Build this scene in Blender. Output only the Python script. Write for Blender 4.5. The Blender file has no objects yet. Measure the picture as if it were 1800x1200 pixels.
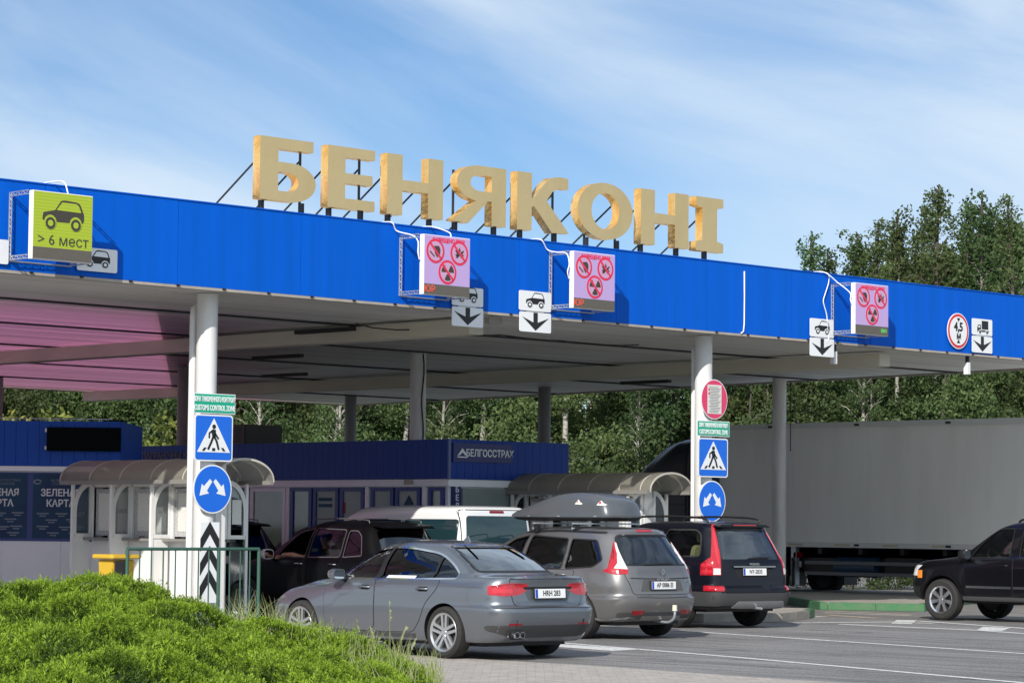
import bpy, bmesh, math, random
import numpy as np
from mathutils import Vector, Matrix
from mathutils.bvhtree import BVHTree
rad = math.radians
random.seed(7); rng = np.random.default_rng(7)
SC = bpy.context.scene
COL = SC.collection

# ---------------------------------------------------------------- camera
CAM_P, CAM_R, CAM_Y, CAM_H = rad(3.904), rad(.545), rad(44.626), 1.65
def _cam_axes():
    fw = Vector((math.sin(CAM_Y)*math.cos(CAM_P), math.cos(CAM_Y)*math.cos(CAM_P), math.sin(CAM_P)))
    rt = Vector((math.cos(CAM_Y), -math.sin(CAM_Y), 0))
    dn = fw.cross(rt)
    c, s = math.cos(CAM_R), math.sin(CAM_R)
    return c*rt - s*dn, s*rt + c*dn, fw
_r, _d, _f = _cam_axes()
cam = bpy.data.cameras.new('camera'); cam_o = bpy.data.objects.new('camera', cam); COL.objects.link(cam_o)
m = Matrix((( _r.x, -_d.x, -_f.x, 0), (_r.y, -_d.y, -_f.y, 0), (_r.z, -_d.z, -_f.z, CAM_H), (0, 0, 0, 1)))
cam_o.matrix_world = m
cam.sensor_width = 36; cam.lens = 36*4723/1800; cam.clip_start = .5; cam.clip_end = 4000
SC.camera = cam_o

# ---------------------------------------------------------------- sky, sun, exposure
SUN_EL, SUN_AZ = rad(32), rad(60)       # towards the sun: (-sin az, -cos az)
W = bpy.data.worlds.new('World'); SC.world = W; W.use_nodes = True
nt = W.node_tree; N = nt.nodes; L = nt.links
bg = N['Background']
sky = N.new('ShaderNodeTexSky'); sky.sky_type = 'NISHITA'; sky.sun_disc = False
sky.sun_elevation = SUN_EL; sky.sun_rotation = math.pi + SUN_AZ
sky.altitude = 150; sky.air_density = .75; sky.dust_density = .1; sky.ozone_density = 3.5
tc = N.new('ShaderNodeTexCoord'); sx = N.new('ShaderNodeSeparateXYZ'); L.new(tc.outputs['Generated'], sx.inputs[0])
def wm(op, a, b=None, c=None):
    n = N.new('ShaderNodeMath'); n.operation = op
    for i, v in enumerate((a, b, c)):
        if v is None: continue
        if isinstance(v, (int, float)): n.inputs[i].default_value = v
        else: L.new(v, n.inputs[i])
    return n.outputs[0]
# cirrus: noise on the direction vector, drawn out along a slanted axis; an unseen heavier bank is added behind the viewer to brighten the shade
rot = N.new('ShaderNodeVectorRotate'); rot.rotation_type = 'Z_AXIS'; rot.inputs['Angle'].default_value = CAM_Y; L.new(tc.outputs['Generated'], rot.inputs['Vector'])
rt2 = N.new('ShaderNodeVectorRotate'); rt2.rotation_type = 'Y_AXIS'; rt2.inputs['Angle'].default_value = rad(-24); L.new(rot.outputs[0], rt2.inputs['Vector'])
mp = N.new('ShaderNodeMapping'); mp.inputs['Scale'].default_value = (2.2, 2.2, 7.0); mp.inputs['Location'].default_value = (17.0, 29.0, 0); L.new(rt2.outputs[0], mp.inputs[0])
n1 = N.new('ShaderNodeTexNoise'); n1.inputs['Scale'].default_value = 1.6; n1.inputs['Detail'].default_value = 10; n1.inputs['Roughness'].default_value = .56; n1.inputs['Distortion'].default_value = .7
n2 = N.new('ShaderNodeTexNoise'); n2.inputs['Scale'].default_value = .7; n2.inputs['Detail'].default_value = 3; n2.inputs['Distortion'].default_value = .3
L.new(mp.outputs[0], n1.inputs['Vector']); L.new(mp.outputs[0], n2.inputs['Vector'])
sy = N.new('ShaderNodeSeparateXYZ'); L.new(rot.outputs[0], sy.inputs[0])
beh = wm('MULTIPLY', wm('MAXIMUM', wm('MULTIPLY', sy.outputs['Y'], -1), 0), .35)
ele = wm('MULTIPLY', wm('SUBTRACT', .17, sy.outputs['Z']), .55)
cl = wm('ADD', wm('ADD', wm('ADD', wm('MULTIPLY', n1.outputs[0], .55), wm('MULTIPLY', n2.outputs[0], .70)), beh), wm('MAXIMUM', ele, -.04))
rp = N.new('ShaderNodeMapRange'); rp.interpolation_type = 'SMOOTHSTEP'; L.new(cl, rp.inputs[0])
rp.inputs[1].default_value = .45; rp.inputs[2].default_value = .76; rp.inputs[3].default_value = 0.12; rp.inputs[4].default_value = .90
hs = N.new('ShaderNodeHueSaturation'); hs.inputs['Saturation'].default_value = 1.22; hs.inputs['Value'].default_value = .92; L.new(sky.outputs[0], hs.inputs['Color'])
mx = N.new('ShaderNodeMix'); mx.data_type = 'RGBA'
L.new(rp.outputs[0], mx.inputs[0]); L.new(hs.outputs[0], mx.inputs[6]); mx.inputs[7].default_value = (6.6, 7.6, 8.6, 1)
L.new(mx.outputs[2], bg.inputs['Color']); bg.inputs['Strength'].default_value = .10

sun = bpy.data.lights.new('sun', 'SUN'); sun.energy = 4.4; sun.angle = rad(.53); sun.color = (1, .945, .86)
sun_o = bpy.data.objects.new('sun', sun); COL.objects.link(sun_o)
_s = Vector((-math.sin(SUN_AZ)*math.cos(SUN_EL), -math.cos(SUN_AZ)*math.cos(SUN_EL), math.sin(SUN_EL)))
sun_o.rotation_euler = _s.to_track_quat('Z', 'Y').to_euler(); sun_o.location = (0, -30, 40)
SC.view_settings.view_transform = 'Standard'; SC.view_settings.look = 'None'; SC.view_settings.gamma = 1
SC.view_settings.exposure = 0.2
SC.cycles.max_bounces = 6; SC.cycles.transparent_max_bounces = 12

# ---------------------------------------------------------------- helpers
class MB:
    """collects shapes and links them as ONE mesh object"""
    def __init__(s): s.v = []; s.f = []
    def add(s, vs, fs):
        o = len(s.v); s.v += [tuple(p) for p in vs]; s.f += [tuple(i+o for i in f) for f in fs]; return s
    def box(s, c, d, rz=0, M=None):
        x, y, z = (k/2 for k in d); cs, sn = math.cos(rz), math.sin(rz); vs = []
        for a in (-x, x):
            for b in (-y, y):
                for e in (-z, z): vs.append((c[0]+cs*a-sn*b, c[1]+sn*a+cs*b, c[2]+e))
        if M: vs = [M @ Vector(p) for p in vs]
        return s.add(vs, [(0,1,3,2),(4,6,7,5),(0,4,5,1),(2,3,7,6),(0,2,6,4),(1,5,7,3)])
    def span(s, a, b): return s.box([(p+q)/2 for p, q in zip(a, b)], [abs(q-p) for p, q in zip(a, b)])
    def cyl(s, p, q, r0, r1=None, n=12, cap=True):
        r1 = r0 if r1 is None else r1; p = Vector(p); q = Vector(q); d = (q-p).normalized()
        u = d.orthogonal().normalized(); w = d.cross(u); vs = []
        for k in range(n):
            a = 2*math.pi*k/n; e = u*math.cos(a)+w*math.sin(a); vs += [p+e*r0, q+e*r1]
        fs = [(2*k, 2*((k+1) % n), 2*((k+1) % n)+1, 2*k+1) for k in range(n)]
        if cap: fs += [tuple(range(2*n-2, -1, -2)), tuple(range(1, 2*n, 2))]
        return s.add(vs, fs)
    def tube(s, pts, r, n=8):
        pts = [Vector(p) for p in pts]; vs = []; u = None
        for i, p in enumerate(pts):
            d = (pts[min(i+1, len(pts)-1)]-pts[max(i-1, 0)]).normalized()
            u = d.orthogonal().normalized() if u is None else (u-d*u.dot(d)).normalized()
            w = d.cross(u); rr = r[i] if isinstance(r, (list, tuple)) else r
            vs += [p+(u*math.cos(2*math.pi*k/n)+w*math.sin(2*math.pi*k/n))*rr for k in range(n)]
        fs = [(i*n+k, i*n+(k+1) % n, (i+1)*n+(k+1) % n, (i+1)*n+k) for i in range(len(pts)-1) for k in range(n)]
        fs += [tuple(range(n-1, -1, -1)), tuple(range((len(pts)-1)*n, len(pts)*n))]
        return s.add(vs, fs)
    def prism(s, poly, f, g):
        """poly of 2-D points; f, g map a point to the two end faces"""
        n = len(poly); vs = [f(*p) for p in poly]+[g(*p) for p in poly]
        return s.add(vs, [tuple(range(n)), tuple(range(2*n-1, n-1, -1))]+[(i, i+n, (i+1) % n+n, (i+1) % n) for i in range(n)])
    def flat(s, poly, z0, z1): return s.prism(poly, lambda x, y: (x, y, z1), lambda x, y: (x, y, z0))
    def wallp(s, poly, y0, y1): return s.prism(poly, lambda a, b: (a, y0, b), lambda a, b: (a, y1, b))
    def sidep(s, poly, x0, x1): return s.prism(poly, lambda a, b: (x0, a, b), lambda a, b: (x1, a, b))
    def lathe(s, prof, c, axis='x', n=32, closed=True):
        vs = []; m_ = len(prof)
        for k in range(n):
            a = 2*math.pi*k/n
            for h, r in prof:
                p = (h, r*math.cos(a), r*math.sin(a)) if axis == 'x' else (r*math.cos(a), r*math.sin(a), h)
                vs.append((c[0]+p[0], c[1]+p[1], c[2]+p[2]))
        fs = []; e = m_ if closed else m_-1
        for k in range(n):
            for i in range(e):
                j = (i+1) % m_; k2 = (k+1) % n
                fs.append((k*m_+i, k*m_+j, k2*m_+j, k2*m_+i))
        return s.add(vs, fs)
    def build(s, name, mat, parent=None, smooth=None, bevel=0):
        me = bpy.data.meshes.new(name); me.from_pydata(s.v, [], s.f); me.update()
        bm = bmesh.new(); bm.from_mesh(me); bmesh.ops.recalc_face_normals(bm, faces=bm.faces)
        big = [f for f in bm.faces if len(f.verts) > 4]
        if big: bmesh.ops.triangulate(bm, faces=big)
        if bevel: bmesh.ops.bevel(bm, geom=[e for e in bm.edges if e.is_manifold and e.calc_face_angle(0) > .6], offset=bevel, segments=2, affect='EDGES')
        bm.to_mesh(me); bm.free()
        return link(name, me, mat, parent, smooth)
def link(name, me, mat, parent=None, smooth=None):
    o = bpy.data.objects.new(name, me); COL.objects.link(o)
    if mat is not None:
        for k in (mat if isinstance(mat, (list, tuple)) else [mat]): me.materials.append(k)
    if parent is not None: o.parent = parent
    if smooth:
        me.polygons.foreach_set('use_smooth', [True]*len(me.polygons))
        if smooth is not True: me.set_sharp_from_angle(angle=rad(smooth))
    return o
def tag(o, label=None, cat=None, group=None, kind=None):
    if label: o['label'] = label
    if cat: o['category'] = cat
    if group: o['group'] = group
    if kind: o['kind'] = kind
    return o
def thing(name, label, cat, loc=(0,0,0), rz=0, group=None):
    o = bpy.data.objects.new(name, None); COL.objects.link(o); o.location = loc; o.rotation_euler = (0,0,rz); o.empty_display_size = .2
    return tag(o, label, cat, group)
def copy_tree(o, parent=None):
    c = o.copy(); COL.objects.link(c)
    if parent is not None: c.parent = parent
    for ch in o.children: copy_tree(ch, c)
    return c
def text_mesh(st, size, sx=1., bold=0., ex=.002, align='CENTER'):
    cu = bpy.data.curves.new('t', 'FONT'); cu.body = st; cu.size = size; cu.align_x = align; cu.align_y = 'CENTER'; cu.extrude = ex; cu.offset = bold; cu.resolution_u = 3
    o = bpy.data.objects.new('t', cu); COL.objects.link(o); bpy.context.view_layer.update()
    me = bpy.data.meshes.new_from_object(o.evaluated_get(bpy.context.evaluated_depsgraph_get())); bpy.data.objects.remove(o); bpy.data.curves.remove(cu)
    if sx != 1: me.transform(Matrix.Diagonal((sx, 1, 1, 1)))
    me.materials.clear()
    return me
FRONT = Matrix(((1,0,0,0),(0,0,-1,0),(0,1,0,0),(0,0,0,1)))     # text plane -> facing -Y
LEFT = Matrix(((0,0,-1,0),(-1,0,0,0),(0,1,0,0),(0,0,0,1)))     # text plane -> facing -X
def text(name, st, size, mat, parent, loc, M=FRONT, **k):
    me = text_mesh(st, size, **k); me.transform(Matrix.Translation(loc) @ M)
    return link(name, me, mat, parent)
def arc(cx_, cy_, r, a0, a1, n=8, ry=None):
    return [(cx_+r*math.cos(rad(a0+(a1-a0)*i/n)), cy_+(ry or r)*math.sin(rad(a0+(a1-a0)*i/n))) for i in range(n+1)]
def disc(cx_, cy_, r, n=28): return arc(cx_, cy_, r, 0, 360*(n-1)/n, n-1)
def rrect(x0, y0, x1, y1, r, n=4):
    return arc(x1-r, y0+r, r, -90, 0, n)+arc(x1-r, y1-r, r, 0, 90, n)+arc(x0+r, y1-r, r, 90, 180, n)+arc(x0+r, y0+r, r, 180, 270, n)
def rounded(poly, r, n=4):
    out = []; k = len(poly)
    for i in range(k):
        p = Vector(poly[i][:2]); a = Vector(poly[i-1][:2]); b = Vector(poly[(i+1) % k][:2]); rr = poly[i][2] if len(poly[i]) > 2 else r
        if rr <= 0: out.append(tuple(p)); continue
        da, db = a-p, b-p; t = min(rr, .45*da.length, .45*db.length)
        pa, pb = p+da.normalized()*t, p+db.normalized()*t
        for j in range(n+1):
            u = j/n; out.append(tuple((1-u)**2*pa+2*u*(1-u)*p+u*u*pb))
    return out
def strip(pts, w):
    """polygon of width w round an open polyline"""
    pts = [Vector(p) for p in pts]; l, r = [], []
    for i, p in enumerate(pts):
        d = (pts[min(i+1, len(pts)-1)]-pts[max(i-1, 0)]).normalized(); n_ = Vector((-d.y, d.x))
        l.append(tuple(p+n_*w/2)); r.append(tuple(p-n_*w/2))
    return l+r[::-1]

# ---------------------------------------------------------------- materials
def mat(name, col, rough=.6, metal=0., coat=0., spec=.5, emit=None, es=0., noise=None, bump=None):
    m_ = bpy.data.materials.new(name); m_.use_nodes = True; t = m_.node_tree; b = t.nodes['Principled BSDF']
    b.inputs['Base Color'].default_value = (*col, 1); b.inputs['Roughness'].default_value = rough; b.inputs['Metallic'].default_value = metal
    b.inputs['Coat Weight'].default_value = coat; b.inputs['Coat Roughness'].default_value = .04; b.inputs['Specular IOR Level'].default_value = spec
    if emit: b.inputs['Emission Color'].default_value = (*emit, 1); b.inputs['Emission Strength'].default_value = es
    if noise or bump:
        c = t.nodes.new('ShaderNodeTexCoord')
    if noise:
        # noise = (scale, amount, second colour, stretch)
        sc_, am, c2 = noise[:3]; st = noise[3] if len(noise) > 3 else (1,1,1)
        mp_ = t.nodes.new('ShaderNodeMapping'); mp_.inputs['Scale'].default_value = st; t.links.new(c.outputs['Object'], mp_.inputs[0])
        n_ = t.nodes.new('ShaderNodeTexNoise'); n_.inputs['Scale'].default_value = sc_; n_.inputs['Detail'].default_value = 6; n_.inputs['Roughness'].default_value = .62; t.links.new(mp_.outputs[0], n_.inputs['Vector'])
        r_ = t.nodes.new('ShaderNodeMapRange'); r_.inputs[1].default_value = .35; r_.inputs[2].default_value = .68; r_.inputs[4].default_value = am; t.links.new(n_.outputs[0], r_.inputs[0])
        x_ = t.nodes.new('ShaderNodeMix'); x_.data_type = 'RGBA'; x_.inputs[6].default_value = (*col, 1); x_.inputs[7].default_value = (*c2, 1)
        t.links.new(r_.outputs[0], x_.inputs[0]); t.links.new(x_.outputs[2], b.inputs['Base Color'])
    if bump:
        n_ = t.nodes.new('ShaderNodeTexNoise'); n_.inputs['Scale'].default_value = bump[0]; n_.inputs['Detail'].default_value = 5; t.links.new(c.outputs['Object'], n_.inputs['Vector'])
        u_ = t.nodes.new('ShaderNodeBump'); u_.inputs['Strength'].default_value = bump[1]; u_.inputs['Distance'].default_value = bump[2]
        t.links.new(n_.outputs[0], u_.inputs['Height']); t.links.new(u_.outputs[0], b.inputs['Normal'])
    return m_
def glass_mat(name, tint, refl=1.0, rough=.01):
    m_ = bpy.data.materials.new(name); m_.use_nodes = True; t = m_.node_tree; t.nodes.remove(t.nodes['Principled BSDF'])
    a = t.nodes.new('ShaderNodeBsdfTransparent'); a.inputs[0].default_value = (*tint, 1)
    g = t.nodes.new('ShaderNodeBsdfGlossy'); g.inputs['Roughness'].default_value = rough; g.inputs[0].default_value = (.9,.95,1,1)
    fr = t.nodes.new('ShaderNodeFresnel'); fr.inputs[0].default_value = 1.5
    mu = t.nodes.new('ShaderNodeMath'); mu.operation = 'MULTIPLY_ADD'; mu.inputs[1].default_value = refl; mu.inputs[2].default_value = .02; t.links.new(fr.outputs[0], mu.inputs[0])
    x = t.nodes.new('ShaderNodeMixShader'); t.links.new(mu.outputs[0], x.inputs[0]); t.links.new(a.outputs[0], x.inputs[1]); t.links.new(g.outputs[0], x.inputs[2])
    t.links.new(x.outputs[0], t.nodes['Material Output'].inputs[0]); return m_
M = dict(
 white=mat('white_paint', (.78,.79,.80), .45, noise=(3,.35,(.62,.62,.60))),
 sign_white=mat('sign_white', (.78,.80,.82), .4, noise=(6,.25,(.66,.68,.7))),
 sign_blue=mat('sign_blue', (.004,.13,.66), .35),
 sign_black=mat('sign_black', (.012,.012,.014), .5),
 sign_red=mat('sign_red', (.62,.02,.03), .4),
 sign_pink=mat('sign_pink', (.66,.05,.14), .45),
 sign_green=mat('sign_green', (.0,.36,.22), .45),
 steel=mat('dark_steel', (.035,.04,.05), .5, .4),
 galv=mat('galvanised_steel', (.5,.53,.57), .4, .6, noise=(20,.5,(.3,.32,.36))),
 black=mat('black_plastic', (.012,.012,.013), .5),
 rubber=mat('tyre_rubber', (.018,.018,.019), .85, noise=(30,.5,(.035,.033,.03))),
 dark=mat('dark_interior', (.018,.018,.02), .8),
 beige=mat('beige_trim', (.42,.38,.26), .8),
 cable=mat('white_cable', (.8,.82,.84), .4),
 wire=mat('black_cable', (.015,.015,.016), .5),
 paper=mat('paper', (.72,.72,.68), .7, noise=(40,.6,(.5,.5,.48))),
)

# ---------------------------------------------------------------- ground, road, islands
def asphalt():
    m_ = bpy.data.materials.new('asphalt'); m_.use_nodes = True; t = m_.node_tree; b = t.nodes['Principled BSDF']; b.inputs['Roughness'].default_value = .82
    c = t.nodes.new('ShaderNodeTexCoord')
    def nz(s, d, st=(1,1,1)):
        p = t.nodes.new('ShaderNodeMapping'); p.inputs['Scale'].default_value = st; t.links.new(c.outputs['Object'], p.inputs[0])
        n = t.nodes.new('ShaderNodeTexNoise'); n.inputs['Scale'].default_value = s; n.inputs['Detail'].default_value = d; t.links.new(p.outputs[0], n.inputs['Vector']); return n.outputs[0]
    def mr(i, a, e, lo, hi):
        r = t.nodes.new('ShaderNodeMapRange'); r.inputs[1].default_value = a; r.inputs[2].default_value = e; r.inputs[3].default_value = lo; r.inputs[4].default_value = hi; t.links.new(i, r.inputs[0]); return r.outputs[0]
    def mm(op, i, j):
        n = t.nodes.new('ShaderNodeMath'); n.operation = op; t.links.new(i, n.inputs[0]); t.links.new(j, n.inputs[1]); return n.outputs[0]
    v = mm('MULTIPLY', mr(nz(38, 4), .3, .7, .45, 1.6), mr(nz(.45, 4, (1,.35,1)), .35, .65, .82, 1.12))
    v = mm('MULTIPLY', v, mr(nz(1.6, 6, (3,.22,1)), .36, .60, .62, 1.10))
    v = mm('MULTIPLY', v, mr(nz(1.1, 4), .60, .70, 1.0, .62)); v = mm('MULTIPLY', v, mr(nz(7, 2), .66, .72, 1.0, .72))
    k = t.nodes.new('ShaderNodeVectorMath'); k.operation = 'SCALE'; k.inputs[0].default_value = (.20,.193,.19); t.links.new(v, k.inputs['Scale']); t.links.new(k.outputs[0], b.inputs['Base Color'])
    u = t.nodes.new('ShaderNodeBump'); u.inputs['Strength'].default_value = .5; u.inputs['Distance'].default_value = .006; t.links.new(nz(90, 3), u.inputs['Height']); t.links.new(u.outputs[0], b.inputs['Normal'])
    return m_
def pavers():
    m_ = mat('concrete_pavers', (.33,.30,.27), .85); t = m_.node_tree; b = t.nodes['Principled BSDF']
    c = t.nodes.new('ShaderNodeTexCoord'); p = t.nodes.new('ShaderNodeMapping'); p.inputs['Rotation'].default_value = (0,0,rad(45)); t.links.new(c.outputs['Object'], p.inputs[0])
    k = t.nodes.new('ShaderNodeTexBrick'); k.inputs['Scale'].default_value = 1; k.inputs['Brick Width'].default_value = .2; k.inputs['Row Height'].default_value = .1; k.inputs['Mortar Size'].default_value = .004
    k.inputs['Color1'].default_value = (.42,.38,.345,1); k.inputs['Color2'].default_value = (.37,.335,.305,1); k.inputs['Mortar'].default_value = (.24,.22,.20,1)
    t.links.new(p.outputs[0], k.inputs['Vector'])
    n = t.nodes.new('ShaderNodeTexNoise'); n.inputs['Scale'].default_value = 5; n.inputs['Detail'].default_value = 6; t.links.new(c.outputs['Object'], n.inputs['Vector'])
    x = t.nodes.new('ShaderNodeMix'); x.data_type = 'RGBA'; x.blend_type = 'MULTIPLY'; x.inputs[0].default_value = .7
    r = t.nodes.new('ShaderNodeMapRange'); r.inputs[1].default_value = .3; r.inputs[2].default_value = .7; r.inputs[3].default_value = .7; r.inputs[4].default_value = 1.2; t.links.new(n.outputs[0], r.inputs[0])
    t.links.new(k.outputs[0], x.inputs[6]); t.links.new(r.outputs[0], x.inputs[7]); t.links.new(x.outputs[2], b.inputs['Base Color']); return m_
M['asphalt'] = asphalt(); M['pavers'] = pavers()
M['line'] = mat('road_paint', (.76,.76,.74), .7, noise=(14,.75,(.28,.28,.28)))
M['line_y'] = mat('worn_yellow_paint', (.50,.40,.27), .7, noise=(10,.7,(.22,.2,.18)))
M['kerb_green'] = mat('green_kerb_paint', (.03,.17,.06), .6, noise=(6,.8,(.10,.16,.09)))
M['concrete'] = mat('concrete', (.36,.33,.29), .85, noise=(4,.8,(.24,.22,.20)), bump=(40,.3,.004))
M['verge'] = mat('verge_grass', (.06,.10,.03), .95, noise=(1.2,.8,(.10,.11,.04)))
def sheet(name, poly, z, mt):
    me = bpy.data.meshes.new(name); me.from_pydata([(x, y, z) for x, y in poly], [], [tuple(range(len(poly)))]); o = link(name, me, mt)
    return tag(o, kind='structure')
sheet('ground', [(-900,-900),(900,-900),(900,900),(-900,900)], -.012, M['verge'])
sheet('road', [(-30,-30),(140,-30),(140,66),(-30,66)], -.004, M['asphalt'])
pav = sheet('pavement', [(-20,-20),(22.7,-20),(22.72,16),(22.95,19.6),(23.2,21.9),(23.12,25),(22.7,31),(-20,31)], .0, M['pavers'])
mk = MB()
def gl(poly, z=.003): mk.flat(poly, z-.002, z)
def seg(a, b, w=.12): gl(strip([a, b], w))
seg((33.4,34.2), (30.32,20.9)); seg((30.32,20.9), (27.6,9))
seg((27.3,26.6), (26.2,22.37)); seg((26.2,22.37), (24.53,16.9)); seg((24.53,16.9), (22.5,9))
gl([(26.15,24.55),(26.75,24.6),(27.0,26.4),(26.5,26.5)])
mk2 = MB()
def px_ground(u, v, z=0.):
    d = _r*((u-900)/4723)+_d*((v-600)/4723)+_f; t = (z-CAM_H)/d.z; return (d.x*t, d.y*t)
def gline(pts, w=.12):
    gl(strip([px_ground(*p) for p in pts], w))
gline([(1397,1094),(1567,1092.5),(1640,1095)], .16); gline([(1611,1090.5),(1800,1103.6),(1900,1110)], .16)
gline([(1478,1096.5),(1717,1107),(1800,1112.8),(1900,1119)], .16)
gl([px_ground(*p) for p in [(1567,1095),(1576,1089),(1612,1089.5),(1602,1096)]]); gl([px_ground(*p) for p in [(1716,1107),(1728,1101),(1776,1103),(1762,1108)]])
gline([(1353,1085.5),(1447,1083)], .2); gline([(1450,1076),(1600,1081)], .10)
tag(mk.build('road_marking', M['line']), kind='structure')
for p in ([(1453,1073),(1600,1079.5)], [(1453,1080),(1540,1086)]):
    o = MB().flat(strip([px_ground(*q) for q in p], .22), .001, .003).build('worn_road_marking', M['line_y']); tag(o, kind='structure')
def island(poly, green):
    a = MB(); n = len(poly); cx_, cy_ = sum(p[0] for p in poly)/n, sum(p[1] for p in poly)/n
    inn = [(x+(cx_-x)*.02, y+(cy_-y)*.02) for x, y in poly]
    tag(MB().flat([(x+(cx_-x)*.012, y+(cy_-y)*.012) for x, y in poly], -.01, .146).build('traffic_island', M['concrete']), kind='structure')
    for i in range(n):
        p, q = Vector(poly[i]), Vector(poly[(i+1) % n]); L_ = (q-p).length; k = max(1, round(L_/1.0)); d = (q-p).normalized(); nn = Vector((-d.y, d.x))
        if (Vector((cx_, cy_))-p).dot(nn) < 0: nn = -nn
        for j in range(k):
            a0, a1 = p+(q-p)*(j/k)+d*.004, p+(q-p)*((j+1)/k)-d*.004
            g = green(i, j)
            b = MB().flat([tuple(a0), tuple(a1), tuple(a1+nn*.16), tuple(a0+nn*.16)], -.01, .15)
            b.build('kerb', M['kerb_green'] if g else M['concrete'], bevel=.012)['kind'] = 'structure'
island([(23.6,60),(23.6,31.0),(24.4,30.2),(26.2,30.2),(26.75,31.0),(26.75,60)], lambda i, j: j % 2 == 0)
island([(34.2,60),(34.2,32.4),(35.2,30.9),(36.8,30.45),(38.5,31.2),(39.45,31.85),(39.3,34),(39.0,60)], lambda i, j: (i == 4) or (i > 4 and j % 2 == 1))
g3 = [px_ground(1392,1060), px_ground(1455,1071), px_ground(1625,1074)]
island([g3[0], g3[1], g3[2], (51.0,36.3), (52.5,40), (50.9,60), (45.6,60), (45.0,41)], lambda i, j: i in (0, 1, 2, 7))

# ---------------------------------------------------------------- canopy
FX0, FX1, FY, FZ0, FZ1 = 10.0, 48.0, 31.5, 5.13, 6.38
M['fascia'] = mat('blue_cladding', (.0,.105,.60), .55, spec=.12, noise=(1.6,.75,(.0,.088,.47),(3.5,1,.14)))
def soffit_mat():
    m_ = mat('soffit_panels', (.34,.34,.33), .5, .2); t = m_.node_tree; b = t.nodes['Principled BSDF']; N_ = t.nodes; K = t.links
    c = N_.new('ShaderNodeTexCoord'); s = N_.new('ShaderNodeSeparateXYZ'); K.new(c.outputs['Object'], s.inputs[0])
    def mm(op, i, j=None, k=None):
        n = N_.new('ShaderNodeMath'); n.operation = op
        for q, v in enumerate((i, j, k)):
            if v is None: continue
            if isinstance(v, (int, float)): n.inputs[q].default_value = v
            else: K.new(v, n.inputs[q])
        return n.outputs[0]
    # pink glow on the ceiling at the far left, put into the board colour
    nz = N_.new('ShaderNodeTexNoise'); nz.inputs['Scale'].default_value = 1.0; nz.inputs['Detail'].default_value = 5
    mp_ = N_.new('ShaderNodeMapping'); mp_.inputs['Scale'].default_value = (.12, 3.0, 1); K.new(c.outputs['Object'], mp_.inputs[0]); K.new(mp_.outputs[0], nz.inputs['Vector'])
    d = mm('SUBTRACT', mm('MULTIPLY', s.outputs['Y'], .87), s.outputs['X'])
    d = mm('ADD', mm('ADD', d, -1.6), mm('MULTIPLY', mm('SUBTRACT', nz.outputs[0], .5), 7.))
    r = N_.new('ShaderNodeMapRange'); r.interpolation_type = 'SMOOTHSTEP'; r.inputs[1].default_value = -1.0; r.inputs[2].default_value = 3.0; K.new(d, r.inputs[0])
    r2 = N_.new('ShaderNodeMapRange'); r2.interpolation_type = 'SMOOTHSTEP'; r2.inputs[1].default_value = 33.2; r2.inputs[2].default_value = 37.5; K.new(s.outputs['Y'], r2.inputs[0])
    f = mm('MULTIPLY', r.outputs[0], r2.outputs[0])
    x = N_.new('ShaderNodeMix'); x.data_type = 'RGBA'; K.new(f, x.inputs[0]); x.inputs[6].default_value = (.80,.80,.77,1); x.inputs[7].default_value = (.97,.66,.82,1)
    # narrow boards along X: fine dark joints, slight tone change per board
    yb = mm('DIVIDE', s.outputs['Y'], .2); fr = mm('FRACT', yb); fl = mm('FLOOR', yb)
    wn = N_.new('ShaderNodeTexWhiteNoise'); wn.noise_dimensions = '1D'; K.new(fl, wn.inputs['W'])
    tone = mm('MULTIPLY_ADD', wn.outputs[0], .18, .88)
    jt = mm('MULTIPLY_ADD', mm('LESS_THAN', fr, .10), -.28, 1.0)
    nn = mm('MULTIPLY_ADD', nz.outputs[0], .5, .75)
    v = mm('MULTIPLY', mm('MULTIPLY', tone, jt), nn)
    k = N_.new('ShaderNodeVectorMath'); k.operation = 'SCALE'; K.new(x.outputs[2], k.inputs[0]); K.new(v, k.inputs['Scale']); K.new(k.outputs[0], b.inputs['Base Color'])
    # the pink boards are made translucent so daylight strengthens the painted glow
    tl = N_.new('ShaderNodeBsdfTranslucent'); K.new(k.outputs[0], tl.inputs[0]); ms = N_.new('ShaderNodeMixShader'); K.new(mm('MULTIPLY', f, PINK_GLOW), ms.inputs[0])
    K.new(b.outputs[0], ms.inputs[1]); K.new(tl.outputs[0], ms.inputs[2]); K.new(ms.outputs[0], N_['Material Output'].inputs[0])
    return m_
PINK_GLOW = .38
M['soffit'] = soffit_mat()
M['trim'] = mat('drip_edge', (.42,.38,.33), .6, noise=(3,.7,(.28,.26,.24)))
M['beam'] = mat('painted_beam', (.66,.63,.52), .6, noise=(2,.6,(.50,.47,.40),(1,.2,1)))
M['column'] = mat('column_paint', (.72,.73,.74), .4, noise=(2.5,.75,(.52,.51,.49),(1.5,1.5,.3)))
M['column_shade'] = mat('shaded_column_paint', (.22,.22,.22), .5, noise=(2.5,.6,(.14,.14,.14),(1.5,1.5,.3)))  # inner columns stand in deep shade; that darkness is put into the colour
canopy = thing('canopy', 'wide flat checkpoint canopy with bright blue fascia carried on round white columns', 'canopy', (0,0,0))
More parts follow.
